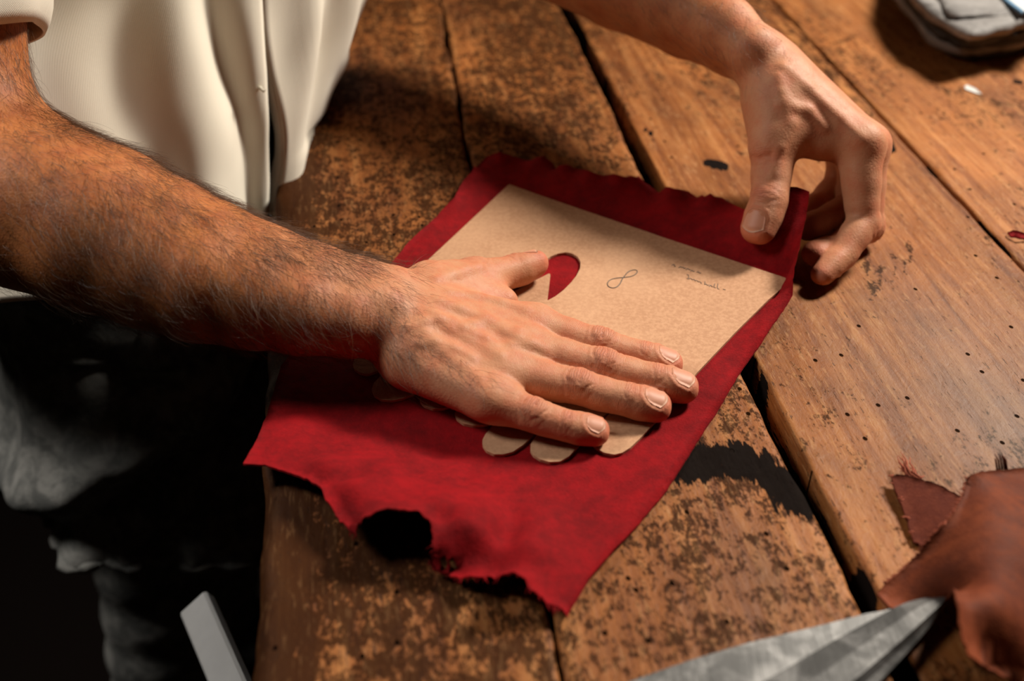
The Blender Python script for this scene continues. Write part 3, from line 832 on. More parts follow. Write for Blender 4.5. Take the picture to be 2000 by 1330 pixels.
tag(wso, 'tiny white scrap lying on the wood below the grey stack', 'scrap')
rs = [(1968, 453, .001), (1978, 449, .004), (1994, 452, .005), (2010, 458, .003), (2006, 466, .001), (1990, 464, .002), (1975, 461, .001)]
rso, _ = sheet('red_offcut', rs, M_RED, .0012, None, .003, .8, 4, seed=78, noise=0)
tag(rso, 'small bright red leather offcut at the right edge of the bench', 'leather scrap')

# ---------------------------------------------------------------- low stand with a pale rail, in the dark below the bench edge
def beam(name, A, B, s, nn, w, h, mat, parent):
    V = [q + s * w * a + nn * h * b for q in (A, B) for a, b in ((-1, -1), (1, -1), (1, 1), (-1, 1))]
    o = mesh_np(name, V, [(3, 2, 1, 0), (4, 5, 6, 7), (0, 1, 5, 4), (1, 2, 6, 5), (2, 3, 7, 6), (3, 0, 4, 7)], mat, parent, False)
    m = o.modifiers.new('bevel', 'BEVEL'); m.width = .002; return o
A, B = P(384, 1180, .80), P(455, 1345, .735); d = nz(B - A); B = A + d * .52
s_ = nz(np.cross(d, (-.40, -.30, .86))); nn = np.cross(s_, d)
stand = empty('low_stand'); tag(stand, 'low stand with a pale rail in the dark below the bench edge', 'stand')
beam('rail', A, B, s_, nn, .0125, .006, M_PALE, stand)
for f in (.10, .90):
    q = A + d * .52 * f - nn * .012
    for sg in (-1, 1):
        b_ = np.array([q[0] + sg * .05, q[1], .001]); t_ = nz(b_ - q)
        beam('leg', q + t_ * .004, b_, nz(np.cross(t_, (0, 1, 0))), np.array([0, 1.0, 0]), .008, .008, M_DARKWOOD, stand)

# ---------------------------------------------------------------- the person: body by an implicit surface
def smin(a, b, k):
    h = np.maximum(k - np.abs(a - b), 0) / k
    return np.minimum(a, b) - h * h * k * .25

class Field:
    """groups of rounded tapered segments, blended inside a group by k, then combined"""
    def __init__(self): self.ops = []
    def cone(self, grp, a, b, ra, rb, k=.004, oa=0.0, ob=None, bv=None, sub=False):
        self.ops.append((grp, np.asarray(a, float), np.asarray(b, float), ra, rb, k, oa, oa if ob is None else ob, None if bv is None else nz(bv), sub))
    def _one(self, p, op):
        g, a, b, ra, rb, k, oa, ob, bv, sub = op
        ab = b - a; L2 = ab @ ab + 1e-12
        t = np.clip(((p - a) @ ab) / L2, 0, 1)
        q = p - a - t[:, None] * ab
        if bv is not None:
            o = oa + (ob - oa) * t; c = q @ bv
            q = q - np.clip(c, -o, o)[:, None] * bv
        return np.sqrt((q * q).sum(1)) - (ra + (rb - ra) * t)
    def eval(self, p, upto=None):
        p = np.asarray(p, float); G = {}
        order = []; plo = p.min(0); phi = p.max(0)
        for op in self.ops:
            g, a, b, ra, rb, k, oa, ob, bv, sub = op
            if g == 'detail' and upto == 'base': continue
            m = max(ra, rb) + max(oa, ob) + .022
            lo = np.minimum(a, b) - m; hi = np.maximum(a, b) + m
            if (lo > phi).any() or (hi < plo).any(): continue
            if g not in G: G[g] = np.full(len(p), .05); order.append(g)
            if (lo <= plo).all() and (hi >= phi).all():
                G[g] = smin(G[g], self._one(p, op), k); continue
            q = np.ones(len(p), bool)
            for c in range(3):
                if lo[c] > plo[c]: q &= p[:, c] > lo[c]
                if hi[c] < phi[c]: q &= p[:, c] < hi[c]
            idx = np.nonzero(q)[0]
            if not len(idx): continue
            G[g][idx] = smin(G[g][idx], self._one(p[idx], op), k)
        if not G: return np.full(len(p), .05)
        G.setdefault('main', np.full(len(p), .05))
        F = None
        for g in order:
            if g.startswith('f_'): F = G[g] if F is None else smin(F, G[g], .0012)
        out = G.get('main')
        if F is not None: out = smin(out, F, .009)
        if 'thumb' in G: out = smin(out, G['thumb'], .012)
        if 'detail' in G: out = smin(out, G['detail'], .0042)
        return out

def surface_nets(field, h, B=8):
    """block-sparse surface nets"""
    S = B * h
    lo = np.min([np.minimum(o[1], o[2]) - max(o[3], o[4]) - o[6] - .02 for o in field.ops], 0)
    hi = np.max([np.maximum(o[1], o[2]) + max(o[3], o[4]) + o[6] + .02 for o in field.ops], 0)
    n = np.ceil((hi - lo) / S).astype(int)
    I, J, K = np.meshgrid(*[np.arange(x) for x in n], indexing='ij')
    bi = np.c_[I.ravel(), J.ravel(), K.ravel()]
    mk = bi // 4; o = np.lexsort((mk[:, 2], mk[:, 1], mk[:, 0])); bi = bi[o]; mk = mk[o]
    def runs(mk):
        c = np.nonzero((np.diff(mk, axis=0) != 0).any(1))[0] + 1
        return zip(np.r_[0, c], np.r_[c, len(mk)])
    d = np.empty(len(bi))
    for s, e in runs(mk): d[s:e] = field.eval(lo + (bi[s:e] + .5) * S)
    m = np.abs(d) < S * .87 + .0035
    bi = bi[m]; mk = mk[m]
    ax = np.arange(B + 1)
    X, Y, Z = np.meshgrid(ax, ax, ax, indexing='ij'); off = np.c_[X.ravel(), Y.ravel(), Z.ravel()]
    vals = np.empty((len(bi), B + 1, B + 1, B + 1), np.float32)
    for s, e in runs(mk):
        b = bi[s:e]
        p = lo + (b[:, None, :] * B + off[None]) * h
        vals[s:e] = field.eval(p.reshape(-1, 3)).reshape(len(b), B + 1, B + 1, B + 1)
    neg = vals < 0
    corners = [(a, b, c) for a in (0, 1) for b in (0, 1) for c in (0, 1)]
    cs = {c: neg[:, c[0]:c[0] + B, c[1]:c[1] + B, c[2]:c[2] + B] for c in corners}
    cnt = sum(x.astype(np.int8) for x in cs.values())
    act = (cnt > 0) & (cnt < 8)
    w = np.nonzero(act)
    cell = bi[w[0]] * B + np.c_[w[1], w[2], w[3]]
    key = (cell[:, 0].astype(np.int64) << 42) | (cell[:, 1].astype(np.int64) << 21) | cell[:, 2].astype(np.int64)
    o = np.argsort(key); key = key[o]; cell = cell[o]; w = tuple(x[o] for x in w)
    cv = {c: vals[w[0], w[1] + c[0], w[2] + c[1], w[3] + c[2]] for c in corners}
    acc = np.zeros((len(key), 3)); num = np.zeros(len(key))
    for a in corners:
        for axis in range(3):
            if a[axis]: continue
            b = list(a); b[axis] = 1; b = tuple(b)
            va, vb = cv[a], cv[b]; m = (va < 0) != (vb < 0)
            t = np.where(m, va / np.where(m, va - vb, 1), 0)
            pt = np.zeros((len(key), 3)); pt[:] = a; pt[:, axis] = t
            acc[m] += pt[m]; num[m] += 1
    V = lo + (cell + acc / num[:, None]) * h
    faces = []
    for axis in range(3):
        b = [0, 0, 0]; b[axis] = 1; b = tuple(b)
        va, vb = cv[(0, 0, 0)], cv[b]; m = (va < 0) != (vb < 0)
        u, v = [(1, 2), (2, 0), (0, 1)][axis]
        c0 = cell[m]; du = np.zeros(3, int); du[u] = 1; dv = np.zeros(3, int); dv[v] = 1
        q = []; ok = np.ones(len(c0), bool)
        for c in (c0, c0 - du, c0 - du - dv, c0 - dv):
            kk = (c[:, 0].astype(np.int64) << 42) | (c[:, 1].astype(np.int64) << 21) | c[:, 2].astype(np.int64)
            j = np.searchsorted(key, kk); j = np.minimum(j, len(key) - 1); ok &= key[j] == kk; q.append(j)
        q = np.stack(q, 1); s = (va[m] < 0)
        q[~s] = q[~s][:, ::-1]
        faces.append(q[ok])
    return V, np.vstack(faces)

def smooth_mesh(V, F, it=2, lam=.5):
    E = np.vstack([F[:, [i, (i + 1) % 4]] for i in range(4)]); E = np.vstack([E, E[:, ::-1]])
    dg = np.bincount(E[:, 0], minlength=len(V)).astype(float); dg[dg == 0] = 1
    for _ in range(it):
        A = np.stack([np.bincount(E[:, 0], weights=V[E[:, 1], c], minlength=len(V)) for c in range(3)], 1) / dg[:, None]
        V = V + lam * (A - V)
    return V

def ray_hit(field, u, v, d0=.5, d1=.8):
    ds = np.arange(d0, d1, .0008)
    r = P(u, v, 1.0) - CAM
    s = field.eval(CAM + ds[:, None] * r, 'base')
    j = np.nonzero(s < 0)[0]
    return None if not len(j) else CAM + ds[j[0]] * r

def grad(field, p, e=.0006):
    q = np.repeat(np.asarray(p)[None], 6, 0)
    for i in range(3): q[2 * i, i] += e; q[2 * i + 1, i] -= e
    f = field.eval(q, 'base'); return nz([f[0] - f[1], f[2] - f[3], f[4] - f[5]])

class Finger:
    """joints: list of world points (base, pip, dip, tip); radii, side widths; dorsal vector"""
    def __init__(self, name, pts, rad, oth, dorsal, nail=True, bulge=1.0):
        self.name = name; self.p = [np.asarray(x, float) for x in pts]; self.r = rad; self.o = oth; self.nail = nail
        dl = dorsal if isinstance(dorsal, list) else [dorsal] * (len(pts) - 1); self.bulge = bulge
        self.frames = []
        for i in range(len(pts) - 1):
            t = nz(self.p[i + 1] - self.p[i]); dd = nz(dl[i]); n = nz(dd - (dd @ t) * t); b = np.cross(t, n)
            self.frames.append((t, n, b))
    def add(self, F, grp):
        for i in range(len(self.p) - 1):
            t, n, b = self.frames[i]
            a, c = self.p[i], self.p[i + 1]; ra, rc = self.r[i], self.r[i + 1]; mid = .5 * (a + c)
            waist = .94 if i < 2 else 1.0
            rm = .5 * (ra + rc) * waist
            F.cone(grp, a, mid, ra, rm, .003, self.o[i], .5 * (self.o[i] + self.o[i + 1]), b)
            F.cone(grp, mid, c, rm, rc, .003, .5 * (self.o[i] + self.o[i + 1]), self.o[i + 1], b)
            if 0 < i < len(self.p) - 1:          # knuckle on the back of the joint
                k = nz(self.frames[i][1] + self.frames[i - 1][1]); t2 = nz(self.frames[i][0] + self.frames[i - 1][0])
                q = self.p[i] + k * self.r[i] * .30
                F.cone(grp, q - t2 * .0035, q + t2 * .003, self.r[i] * .80, self.r[i] * .78, .004, self.o[i] * .9, None, b)
            # soft pads on the palm side
            F.cone(grp, a + (c - a) * .35 - n * ra * .18, a + (c - a) * .75 - n * rc * .2, ra * .88, rc * .88, .005, self.o[i] * .8, None, b)
        # the finger tip is a little wider and flatter than the joint
        t, n, b = self.frames[-1]
        F.cone(grp, self.p[-1] - t * .008 - n * self.r[-1] * .05, self.p[-1] - t * .0005 - n * self.r[-1] * .12, self.r[-1] * .98, self.r[-1] * .93, .005, self.o[-1] * 1.25, self.o[-1] * 1.1, b)

def axis_top(u, v, zax, r):
    """axis point under a spot seen on the top of a round limb of radius r whose axis runs zax above the bench"""
    q = T(u, v, zax + r); q[2] = ZT + zax; return q

zc = ZC
# ---- right hand, lying flat on the card
RH = Field()
def rfing(name, px, zs, rs, os_, dors, **kw):
    pts = [axis_top(u, v, zc + z, r) for (u, v), z, r in zip(px, zs, rs)]
    return Finger(name, pts, rs, os_, dors, **kw)
R_idx = rfing('index', [(1046, 609), (1174, 650), (1259, 677), (1311, 693)], [.0172, .0135, .0098, .0072], [.0100, .0086, .0075, .0064], [.0018, .0010, .0010, .0014], (0, .10, 1))
R_mid = rfing('middle', [(1023, 650), (1180, 691), (1286, 722), (1340, 737)], [.0178, .0140, .0102, .0074], [.0103, .0090, .0079, .0068], [.0018, .0010, .0010, .0015], (0, .03, 1))
R_rng = rfing('ring', [(987, 697), (1131, 731), (1230, 760), (1287, 775)], [.0170, .0134, .0098, .0072], [.0100, .0086, .0076, .0065], [.0018, .0010, .0010, .0014], (0, -.05, 1))
R_pky = rfing('little', [(958, 751), (1043, 788), (1107, 812), (1167, 826)], [.0150, .0122, .0092, .0066], [.0094, .0078, .0068, .0058], [.0016, .0009, .0009, .0011], (0, -.16, 1))
RF = [R_idx, R_mid, R_rng, R_pky]
for f in RF: f.add(RH, 'f_' + f.name)
# metacarpals and palm
bases = [axis_top(846, 570, zc + .0240, .0150), axis_top(836, 596, zc + .0245, .0160), axis_top(822, 626, zc + .0230, .0160), axis_top(806, 656, zc + .0195, .0155)]
for f, b in zip(RF, bases):
    RH.cone('main', b, f.p[0], .0145, .0105, .008, .004, .003, nz(np.cross(nz(f.p[0] - b), (0, 0, 1))))
for i in range(3):   # flesh between the metacarpals
    a = .5 * (bases[i] + bases[i + 1]); c = .5 * (RF[i].p[0] + RF[i + 1].p[0]) + np.array([.004, 0, -.0045])
    RH.cone('main', a, c - (c - a) * .06, .0135, .0085, .008)
# palm pads (heel of the hand, ball of the thumb)
RH.cone('main', axis_top(778, 662, zc + .0145, .012), axis_top(935, 738, zc + .0125, .0105), .0140, .0102, .008)
RH.cone('main', axis_top(800, 660, zc + .016, .014), axis_top(980, 700, zc + .0115, .0105), .0145, .0095, .008)
RH.cone('main', axis_top(830, 600, zc + .018, .016), axis_top(1010, 655, zc + .0120, .0105), .0155, .0100, .008)
W_r = T(762, 603, .034)
# thumb, out to the far side
th_p = [T(838, 561, zc + .0225), T(929, 543, zc + .0165), T(1005, 530, zc + .0120), T(1046, 513.5, zc + .0125)]
R_thm = Finger('thumb', th_p, [.0145, .0112, .0090, .0070], [.002, .001, .0006, .0008], (-.35, .75, .55), nail=True)
R_thm.add(RH, 'thumb')
RH.cone('thumb', T(842, 573, zc + .021), T(945, 560, zc + .0135), .0150, .0105, .010)
RH.cone('main', T(846, 585, zc + .019), T(985, 590, zc + .0125), .0140, .0085, .012)
# wrist and forearm
bw = nz(np.cross(nz(T(850, 640, .03) - T(600, 583, .045)), (0, 0, 1)))
fa_pts = [(-95, 352, .088, .0460, .004), (60, 395, .083, .0450, .006), (200, 448, .073, .0420, .008), (310, 494, .064, .0365, .010), (400, 529, .058, .0325, .011), (500, 558, .051, .0275, .012), (600, 582, .045, .0235, .0125), (690, 598, .0385, .0205, .0125), (755, 607, .033, .0192, .0115)]
FA = [T(u, v, z) for u, v, z, r, o in fa_pts]
for i in range(len(FA) - 1):
    RH.cone('main', FA[i], FA[i + 1], fa_pts[i][3], fa_pts[i + 1][3], .006, fa_pts[i][4], fa_pts[i + 1][4], bw)
for b, q in zip(bases, (-.010, -.004, .004, .011)):
    RH.cone('main', FA[-1] - bw * q * -1.0, b, .0170, .0143, .008)
RH.cone('main', T(742, 590, .046), T(752, 594, .0455), .0088, .0080, .010)        # head of the ulna
RH.cone('main', T(650, 560, .050), T(420, 485, .068), .012, .018, .012)
# muscle belly and upper arm
RH.cone('main', T(120, 395, .088), T(330, 485, .068), .034, .024, .015)
EL = P(-92, 330, .632); SHO = np.array([-.315, .715, ZT + .375])
UA = EL + (SHO - EL) * .45
RH.cone('main', EL, UA, .0430, .0425, .035); RH.cone('main', UA, SHO, .0425, .052, .035)
RH.cone('main', FA[0], EL, .045, .042, .015)
# tendons and veins, laid on the skin of the back of the hand
def relief(F, px, r, proud, grp='detail', rr=None):
    pts = []
    for u, v in px:
        hpt = ray_hit(F, u, v)
        if hpt is None: continue
        n = grad(F, hpt); pts.append(hpt - n * (r - proud))
    for i in range(len(pts) - 1): F.cone(grp, pts[i], pts[i + 1], r, r, .003)
RIDGES = []
def rel(px, r, proud): RIDGES.append((px, r, proud))
rel([(860, 588), (900, 604), (940, 622), (980, 637), (1010, 646)], .0030, .0010)       # tendon to the middle finger
rel([(850, 615), (880, 640), (915, 662), (950, 680), (975, 692)], .0030, .0009)      # to the ring finger
rel([(880, 570), (930, 578), (980, 590), (1025, 603)], .0030, .0007)                     # to the index
rel([(830, 650), (865, 685), (900, 712), (935, 738)], .0026, .0006)                       # to the little finger
rel([(800, 640), (830, 628), (858, 622), (885, 630), (903, 640), (925, 634), (945, 628), (960, 633), (985, 646), (1010, 660), (1040, 672), (1062, 682)], .0020, .0008)   # vein
rel([(940, 628), (950, 622), (958, 626)], .0026, .0009)
rel([(905, 640), (925, 652), (948, 662), (965, 676)], .0018, .0007)
rel([(1000, 672), (1030, 676), (1058, 690), (1072, 698)], .0017, .0007)
rel([(820, 670), (850, 668), (885, 680), (920, 700)], .0018, .0007)
rel([(850, 545), (885, 535), (915, 525), (935, 520)], .0030, .0012)                       # thumb tendon
for px, r, proud in RIDGES: relief(RH, px, r, proud)

# ---- left hand, pinching the raised corner of the hide
LH = Field()
DL = nz((.78, .22, .58))
L_idx = Finger('index', [P(1683, 283, .711), P(1686, 437, .712), P(1646, 498, .703), P(1605, 538, .695)], [.0122, .0095, .0076, .0054], [.002, .001, .0008, .0008], [(.9, .3, -.1), (.6, .3, -.6), (.6, .3, -.7)])
L_mid = Finger('middle', [P(1694, 285, .730), P(1694, 440, .732), P(1636, 488, .719), P(1592, 498, .709)], [.0122, .0098, .0086, .0072], [.002, .001, .001, .0012], [(.9, .3, -.1), (.6, .3, -.6), (.6, .3, -.7)])
L_rng = Finger('ring', [P(1684, 280, .748), P(1662, 405, .752), P(1612, 432, .737), P(1578, 446, .724)], [.0118, .0092, .0082, .0070], [.002, .001, .001, .0012], [(.9, .3, -.1), (.6, .3, -.6), (.6, .3, -.7)])
L_pky = Finger('little', [P(1664, 272, .766), P(1634, 362, .772), P(1600, 398, .760), P(1574, 410, .748)], [.0110, .0082, .0072, .0062], [.0018, .001, .001, .001], [(.9, .3, -.1), (.6, .3, -.6), (.6, .3, -.7)])
L_thm = Finger('thumb', [P(1512, 205, .726), P(1508, 292, .716), P(1502, 392, .709), P(1480, 448, .707)], [.0160, .0128, .0106, .0086], [.002, .001, .0012, .0018], (-.60, -.62, .25))
LF = [L_idx, L_mid, L_rng, L_pky]
for f in LF: f.add(LH, 'f_' + f.name)
L_thm.add(LH, 'thumb')
LW = P(1480, 113, .735)
lb = [P(1516, 140, .729), P(1520, 142, .742), P(1516, 140, .752), P(1508, 138, .764)]
for f, b in zip(LF, lb):
    LH.cone('main', b, f.p[0], .0145, .0122, .008, .002, .002, FW)
    LH.cone('main', LW + (b - LW) * .2, b, .0170, .0145, .008)
for i in range(3):
    a = .5 * (lb[i] + lb[i + 1]); c = .5 * (LF[i].p[0] + LF[i + 1].p[0]); LH.cone('main', a, c, .0150, .0105, .012)
# palm flesh and the web to the thumb
LH.cone('main', P(1530, 175, .729), P(1650, 278, .717), .0150, .0098, .014)
LH.cone('main', P(1530, 180, .735), P(1650, 280, .738), .0165, .0105, .014)
LH.cone('main', P(1525, 180, .75), P(1640, 280, .762), .0160, .0100, .014)
LH.cone('main', P(1520, 210, .720), P(1600, 272, .717), .0150, .0085, .016)
LH.cone('thumb', P(1515, 175, .726), P(1522, 262, .714), .0175, .0125, .016)
LH.cone('thumb', P(1530, 250, .716), P(1600, 285, .716), .0095, .0060, .014)
lf_pts = [(1480, 113, .735, .0180, .009), (1425, 72, .755, .0215, .011), (1330, 26, .785, .0255, .011), (1200, -45, .825, .0330, .010), (1060, -120, .86, .0400, .007), (960, -170, .885, .043, .004)]
LFA = [P(u, v, d) for u, v, d, r, o in lf_pts]
for i in range(len(LFA) - 1):
    LH.cone('main', LFA[i], LFA[i + 1], lf_pts[i][3], lf_pts[i + 1][3], .006, lf_pts[i][4], lf_pts[i + 1][4], nz(np.cross(nz(LFA[0] - LFA[-1]), (.7, .1, .6))))
SHL = np.array([-.300, .985, ZT + .375])
LH.cone('main', LFA[-1], LFA[-1] + (SHL - LFA[-1]) * .5, .043, .046, .035); LH.cone('main', LFA[-1] + (SHL - LFA[-1]) * .5, SHL, .046, .052, .035)
LREL = [([(1530, 130), (1580, 170), (1640, 230), (1680, 270)], .003, .0007), ([(1525, 180), (1550, 210), (1580, 215), (1610, 250)], .0022, .0007), ([(1520, 150), (1530, 200), (1545, 240), (1525, 290), (1515, 340)], .0028, .0006)]
for px, r, proud in LREL: relief(LH, px, r, proud)

def finger_attrs(V, Nn, fingers, sgn):
    n = len(V); fa = np.zeros(n); fw = np.zeros(n); kn = np.zeros(n); red = np.zeros(n); disp = np.zeros(n)
    for f in fingers:
        # nearest segment of this finger
        best = np.full(n, 1e9); along = np.zeros(n); s0 = 0; nd = np.zeros((n, 3))
        for i in range(len(f.p) - 1):
            a, c = f.p[i], f.p[i + 1]; L = np.linalg.norm(c - a); t, nn, b = f.frames[i]
            tt = np.clip(((V - a) @ t), -.004 if i == 0 else 0, L + (.01 if i == len(f.p) - 2 else 0))
            d = np.linalg.norm(V - a - tt[:, None] * t, axis=1) - (f.r[i] + (f.r[i + 1] - f.r[i]) * np.clip(tt / L, 0, 1))
            m = d < best; best[m] = d[m]; along[m] = (s0 + tt)[m]; nd[m] = nn; s0 += L
        on = np.clip(1 - (best - .0015) / .003, 0, 1)
        dors = np.clip(((Nn * nd).sum(1) + .25) / .7, 0, 1)
        m = on > .02
        fa[m] = along[m]
        L1 = np.linalg.norm(f.p[1] - f.p[0])
        fw = np.maximum(fw, on * (.35 + .65 * dors) * np.clip((along + .001) / .012, 0, 1))
        # joints
        for j in range(1, len(f.p) - 1):
            t = nz(f.frames[j][0] + f.frames[j - 1][0]); k = nz(f.frames[j][1] + f.frames[j - 1][1]); b = np.cross(t, k)
            r = V - f.p[j]; a_ = r @ t; b_ = r @ b; c_ = r @ k
            up = np.clip(((Nn @ k) + .1) / .5, 0, 1) * (c_ > -.002) * on
            R = f.r[j]
            big = 1.0 if j == 1 else .62
            el = np.sqrt((a_ / (R * .80 * (1 if j == 1 else .7))) ** 2 + (b_ / (R * 1.05)) ** 2)
            kn = np.maximum(kn, up * np.exp(-(el / .95) ** 4) * (1.0 if j == 1 else .75))
            red = np.maximum(red, .55 * up * np.exp(-(el / 1.1) ** 2))
            wob = fbm(V * 260, 13) * .16
            disp += up * f.bulge * big * 1.5 * (.00030 * np.exp(-(el / .75) ** 2) - .00042 * np.exp(-((el - 1.05 + wob) / .15) ** 2) - .00022 * np.exp(-((el - 1.45 + wob) / .14) ** 2)
                          - .00030 * np.exp(-((a_ + .0006 * wob * 8) / .00075) ** 2) * (np.abs(b_) < R * .8) * (el < 1.0))
            for sft in (-.0034, .0034):
                disp -= up * .00020 * big * np.exp(-((a_ - sft + wob * .002) / .0007) ** 2) * (np.abs(b_) < R * .85)
        # flushed finger tip
        red = np.maximum(red, on * .75 * np.clip((along - (s0 - .012)) / .014, 0, 1))
    return fa, fw, kn, red, disp

def nail_grid(field, f, length, width, off=.00045, back=.0015):
    """a nail as a curved plate lying on the back of the finger tip"""
    t, n, b = f.frames[-1]; tip = f.p[-1]
    r = f.r[-1]
    nu, nv = 13, 13; pts = []; ed = []
    for i in range(nu):
        s = i / (nu - 1)                      # 0 root, 1 free edge
        for j in range(nv):
            q = (j / (nv - 1) - .5) * 2
            hw = width * .5 * (math.sqrt(max(0, 1 - (max(0, .42 - s) / .46) ** 2)) * (.93 + .07 * s))
            a = tip + t * (r * .62 - length * (1 - s) + back * 0 - .0036 * (q * q) * (s > .5) * (s - .5) * 2 + .0012 * q * q * (1 - s) * 0) + b * (q * hw)
            lo, hi = -.002, r * 2.2
            ds = np.linspace(lo, hi, 60); v = field.eval(a + ds[:, None] * n, 'base')
            js = np.nonzero(v < 0)[0]; dd = ds[js[-1]] if len(js) else lo
            pts.append((a, dd)); ed.append(np.clip((s - .86) / .10, 0, 1))
    D = np.array([p[1] for p in pts]).reshape(nu, nv)
    # a nail is stiff: straight along its length, evenly bent across
    x = np.linspace(-1, 1, nv); prof = np.median(D[3:9], 0); c2 = np.polyfit(x, prof, 2); prof = np.polyval(c2, x)
    drop = np.polyfit(np.arange(2, 9), D[2:9, nv // 2], 1)[0]
    drop = np.clip(drop, -.00016, .00002)
    mid = 5.5
    V = []
    for i in range(nu):
        for j in range(nv):
            a, dd = pts[i * nv + j]; q = abs(x[j]); sv = i / (nu - 1)
            fit = prof[j] + drop * (i - mid) * .8
            w = max(q ** 5, np.clip((sv - .80) / .2, 0, 1) ** 1.5, np.clip((.18 - sv) / .18, 0, 1))
            o_ = off * (1 - .9 * w)
            V.append(a + n * (fit * (1 - w) + dd * w + o_))
    V = np.array(V); F = grid_faces(nu, nv)
    nm = vert_normals(V, F)
    if (nm.mean(0) @ n) < 0: F = F[:, ::-1]; nm = -nm
    bot = V - n * .0009
    rim = [i * nv for i in range(nu)] + [(nu - 1) * nv + j for j in range(1, nv)] + [i * nv + nv - 1 for i in range(nu - 2, -1, -1)] + [j for j in range(nv - 2, 0, -1)]
    k = nu * nv
    S = np.array([(rim[i], rim[i] + k, rim[(i + 1) % len(rim)] + k, rim[(i + 1) % len(rim)]) for i in range(len(rim))])
    return np.vstack([V, bot]), np.vstack([F, F[:, ::-1] + k, S]), np.r_[ed, ed], (V.reshape(nu, nv, 3), t, n, b)

# ---- mesh the arms
def arm(field, fingers, h):
    V, F = surface_nets(field, h)
    V = smooth_mesh(V, F, 3, .5)
    Nn = vert_normals(V, F)
    fa, fw, kn, red, disp = finger_attrs(V, Nn, fingers, 1)
    nails = []
    for f in fingers:
        nw = {'thumb': .0155, 'index': .0130, 'middle': .0138, 'ring': .0132, 'little': .0110}[f.name]
        nl = {'thumb': .0150, 'index': .0125, 'middle': .0138, 'ring': .0132, 'little': .0105}[f.name]
        nv_, nf_, ne_, (gv, t, n, b) = nail_grid(field, f, nl, nw)
        nails.append((nv_, nf_, ne_))
        # press the skin in under the nail, raise a small fold round it
        g = gv.reshape(-1, 3); c = g.mean(0)
        near = np.nonzero(np.linalg.norm(V - c, axis=1) < .014)[0]
        if len(near):
            d = np.sqrt(((V[near, None] - g[None]) ** 2).sum(2)).min(1)
            up = ((V[near] - f.p[-1]) @ n) > 0
            rel = (V[near] - c) @ t
            disp[near] += up * np.where(d < .0012, -.00022, 0) + up * .00042 * np.exp(-((d - .0022) / .0009) ** 2) * (rel < nl * .40)
            red[near] = np.maximum(red[near], up * .35 * np.exp(-((d - .002) / .0015) ** 2))
    V = V + Nn * disp[:, None]
    return V, F, fa, fw, kn, red, nails
VR, FR, *aR, nailsR = arm(RH, RF + [R_thm], .00080)
VL, FL, *aL, nailsL = arm(LH, LF + [L_thm], .00120)
# torso, neck and head, plain under the clothes
TB = Field()
PEL = np.array([-.335, .86, ZT - .02]); CHS = np.array([-.305, .865, ZT + .30])
TB.cone('main', PEL, PEL + (CHS - PEL) * .5, .085, .085, .02, .045, .035, (0, 1, 0)); TB.cone('main', PEL + (CHS - PEL) * .5, CHS, .085, .095, .02, .035, .06, (0, 1, 0))
TB.cone('main', SHO, SHL, .055, .055, .04)
NK = CHS + np.array([.045, 0, .17]); HD = NK + np.array([.065, 0, .105])
TB.cone('main', CHS + np.array([.02, 0, .06]), NK, .065, .055, .05)
TB.cone('main', NK, HD, .054, .060, .05); TB.cone('main', HD, HD + np.array([-.015, 0, .055]), .078, .082, .03); TB.cone('main', HD + np.array([.035, 0, -.025]), HD + np.array([.03, 0, .06]), .052, .060, .03)
TB.cone('main', HD + np.array([.085, 0, -.01]), HD + np.array([.092, 0, .025]), .012, .007, .014)
for s in (-1, 1):
    TB.cone('main', HD + np.array([.0, s * .078, -.005]), HD + np.array([-.008, s * .084, .03]), .010, .013, .010)
for s in (-1, 1):
    hp = PEL + np.array([0, s * .085, -.03]); kn_ = np.array([-.330, .835 + s * .10, .48]); an = np.array([-.40, .835 + s * .11, .09])
    TB.cone('main', hp, kn_, .075, .052, .05); TB.cone('main', kn_, an, .050, .036, .04); TB.cone('main', an + [0, 0, -.05], an + np.array([.14, 0, -.055]), .030, .024, .03)
VT, FT = surface_nets(TB, .009, 6)
VT = smooth_mesh(VT, FT, 3, .5)
person = empty('person')
tag(person, 'person in a cream shirt and dark apron pressing down the card template', 'person')
nR, nL, nT = len(VR), len(VL), len(VT)
body = mesh_np('body', np.vstack([VR, VL, VT]), np.vstack([FR, FL + nR, FT + nR + nL]), M_SKIN, person)
for k, nm in enumerate(('fa', 'fw', 'kn', 'red')): attr(body, nm, np.r_[aR[k], aL[k], np.zeros(nT)])
def tanv(V, u0, u1):
    px = to_px(V); return np.clip((u1 - px[:, 0]) / (u1 - u0), 0, 1)
attr(body, 'tan', np.r_[tanv(VR, 480, 800), np.clip((1480 - to_px(VL)[:, 0]) / 150, 0, .6), np.full(nT, .5)])
for nv_, nf_, ne_ in nailsR + nailsL:
    o = mesh_np('fingernail', nv_, nf_, M_NAIL, body); attr(o, 'edge', ne_)

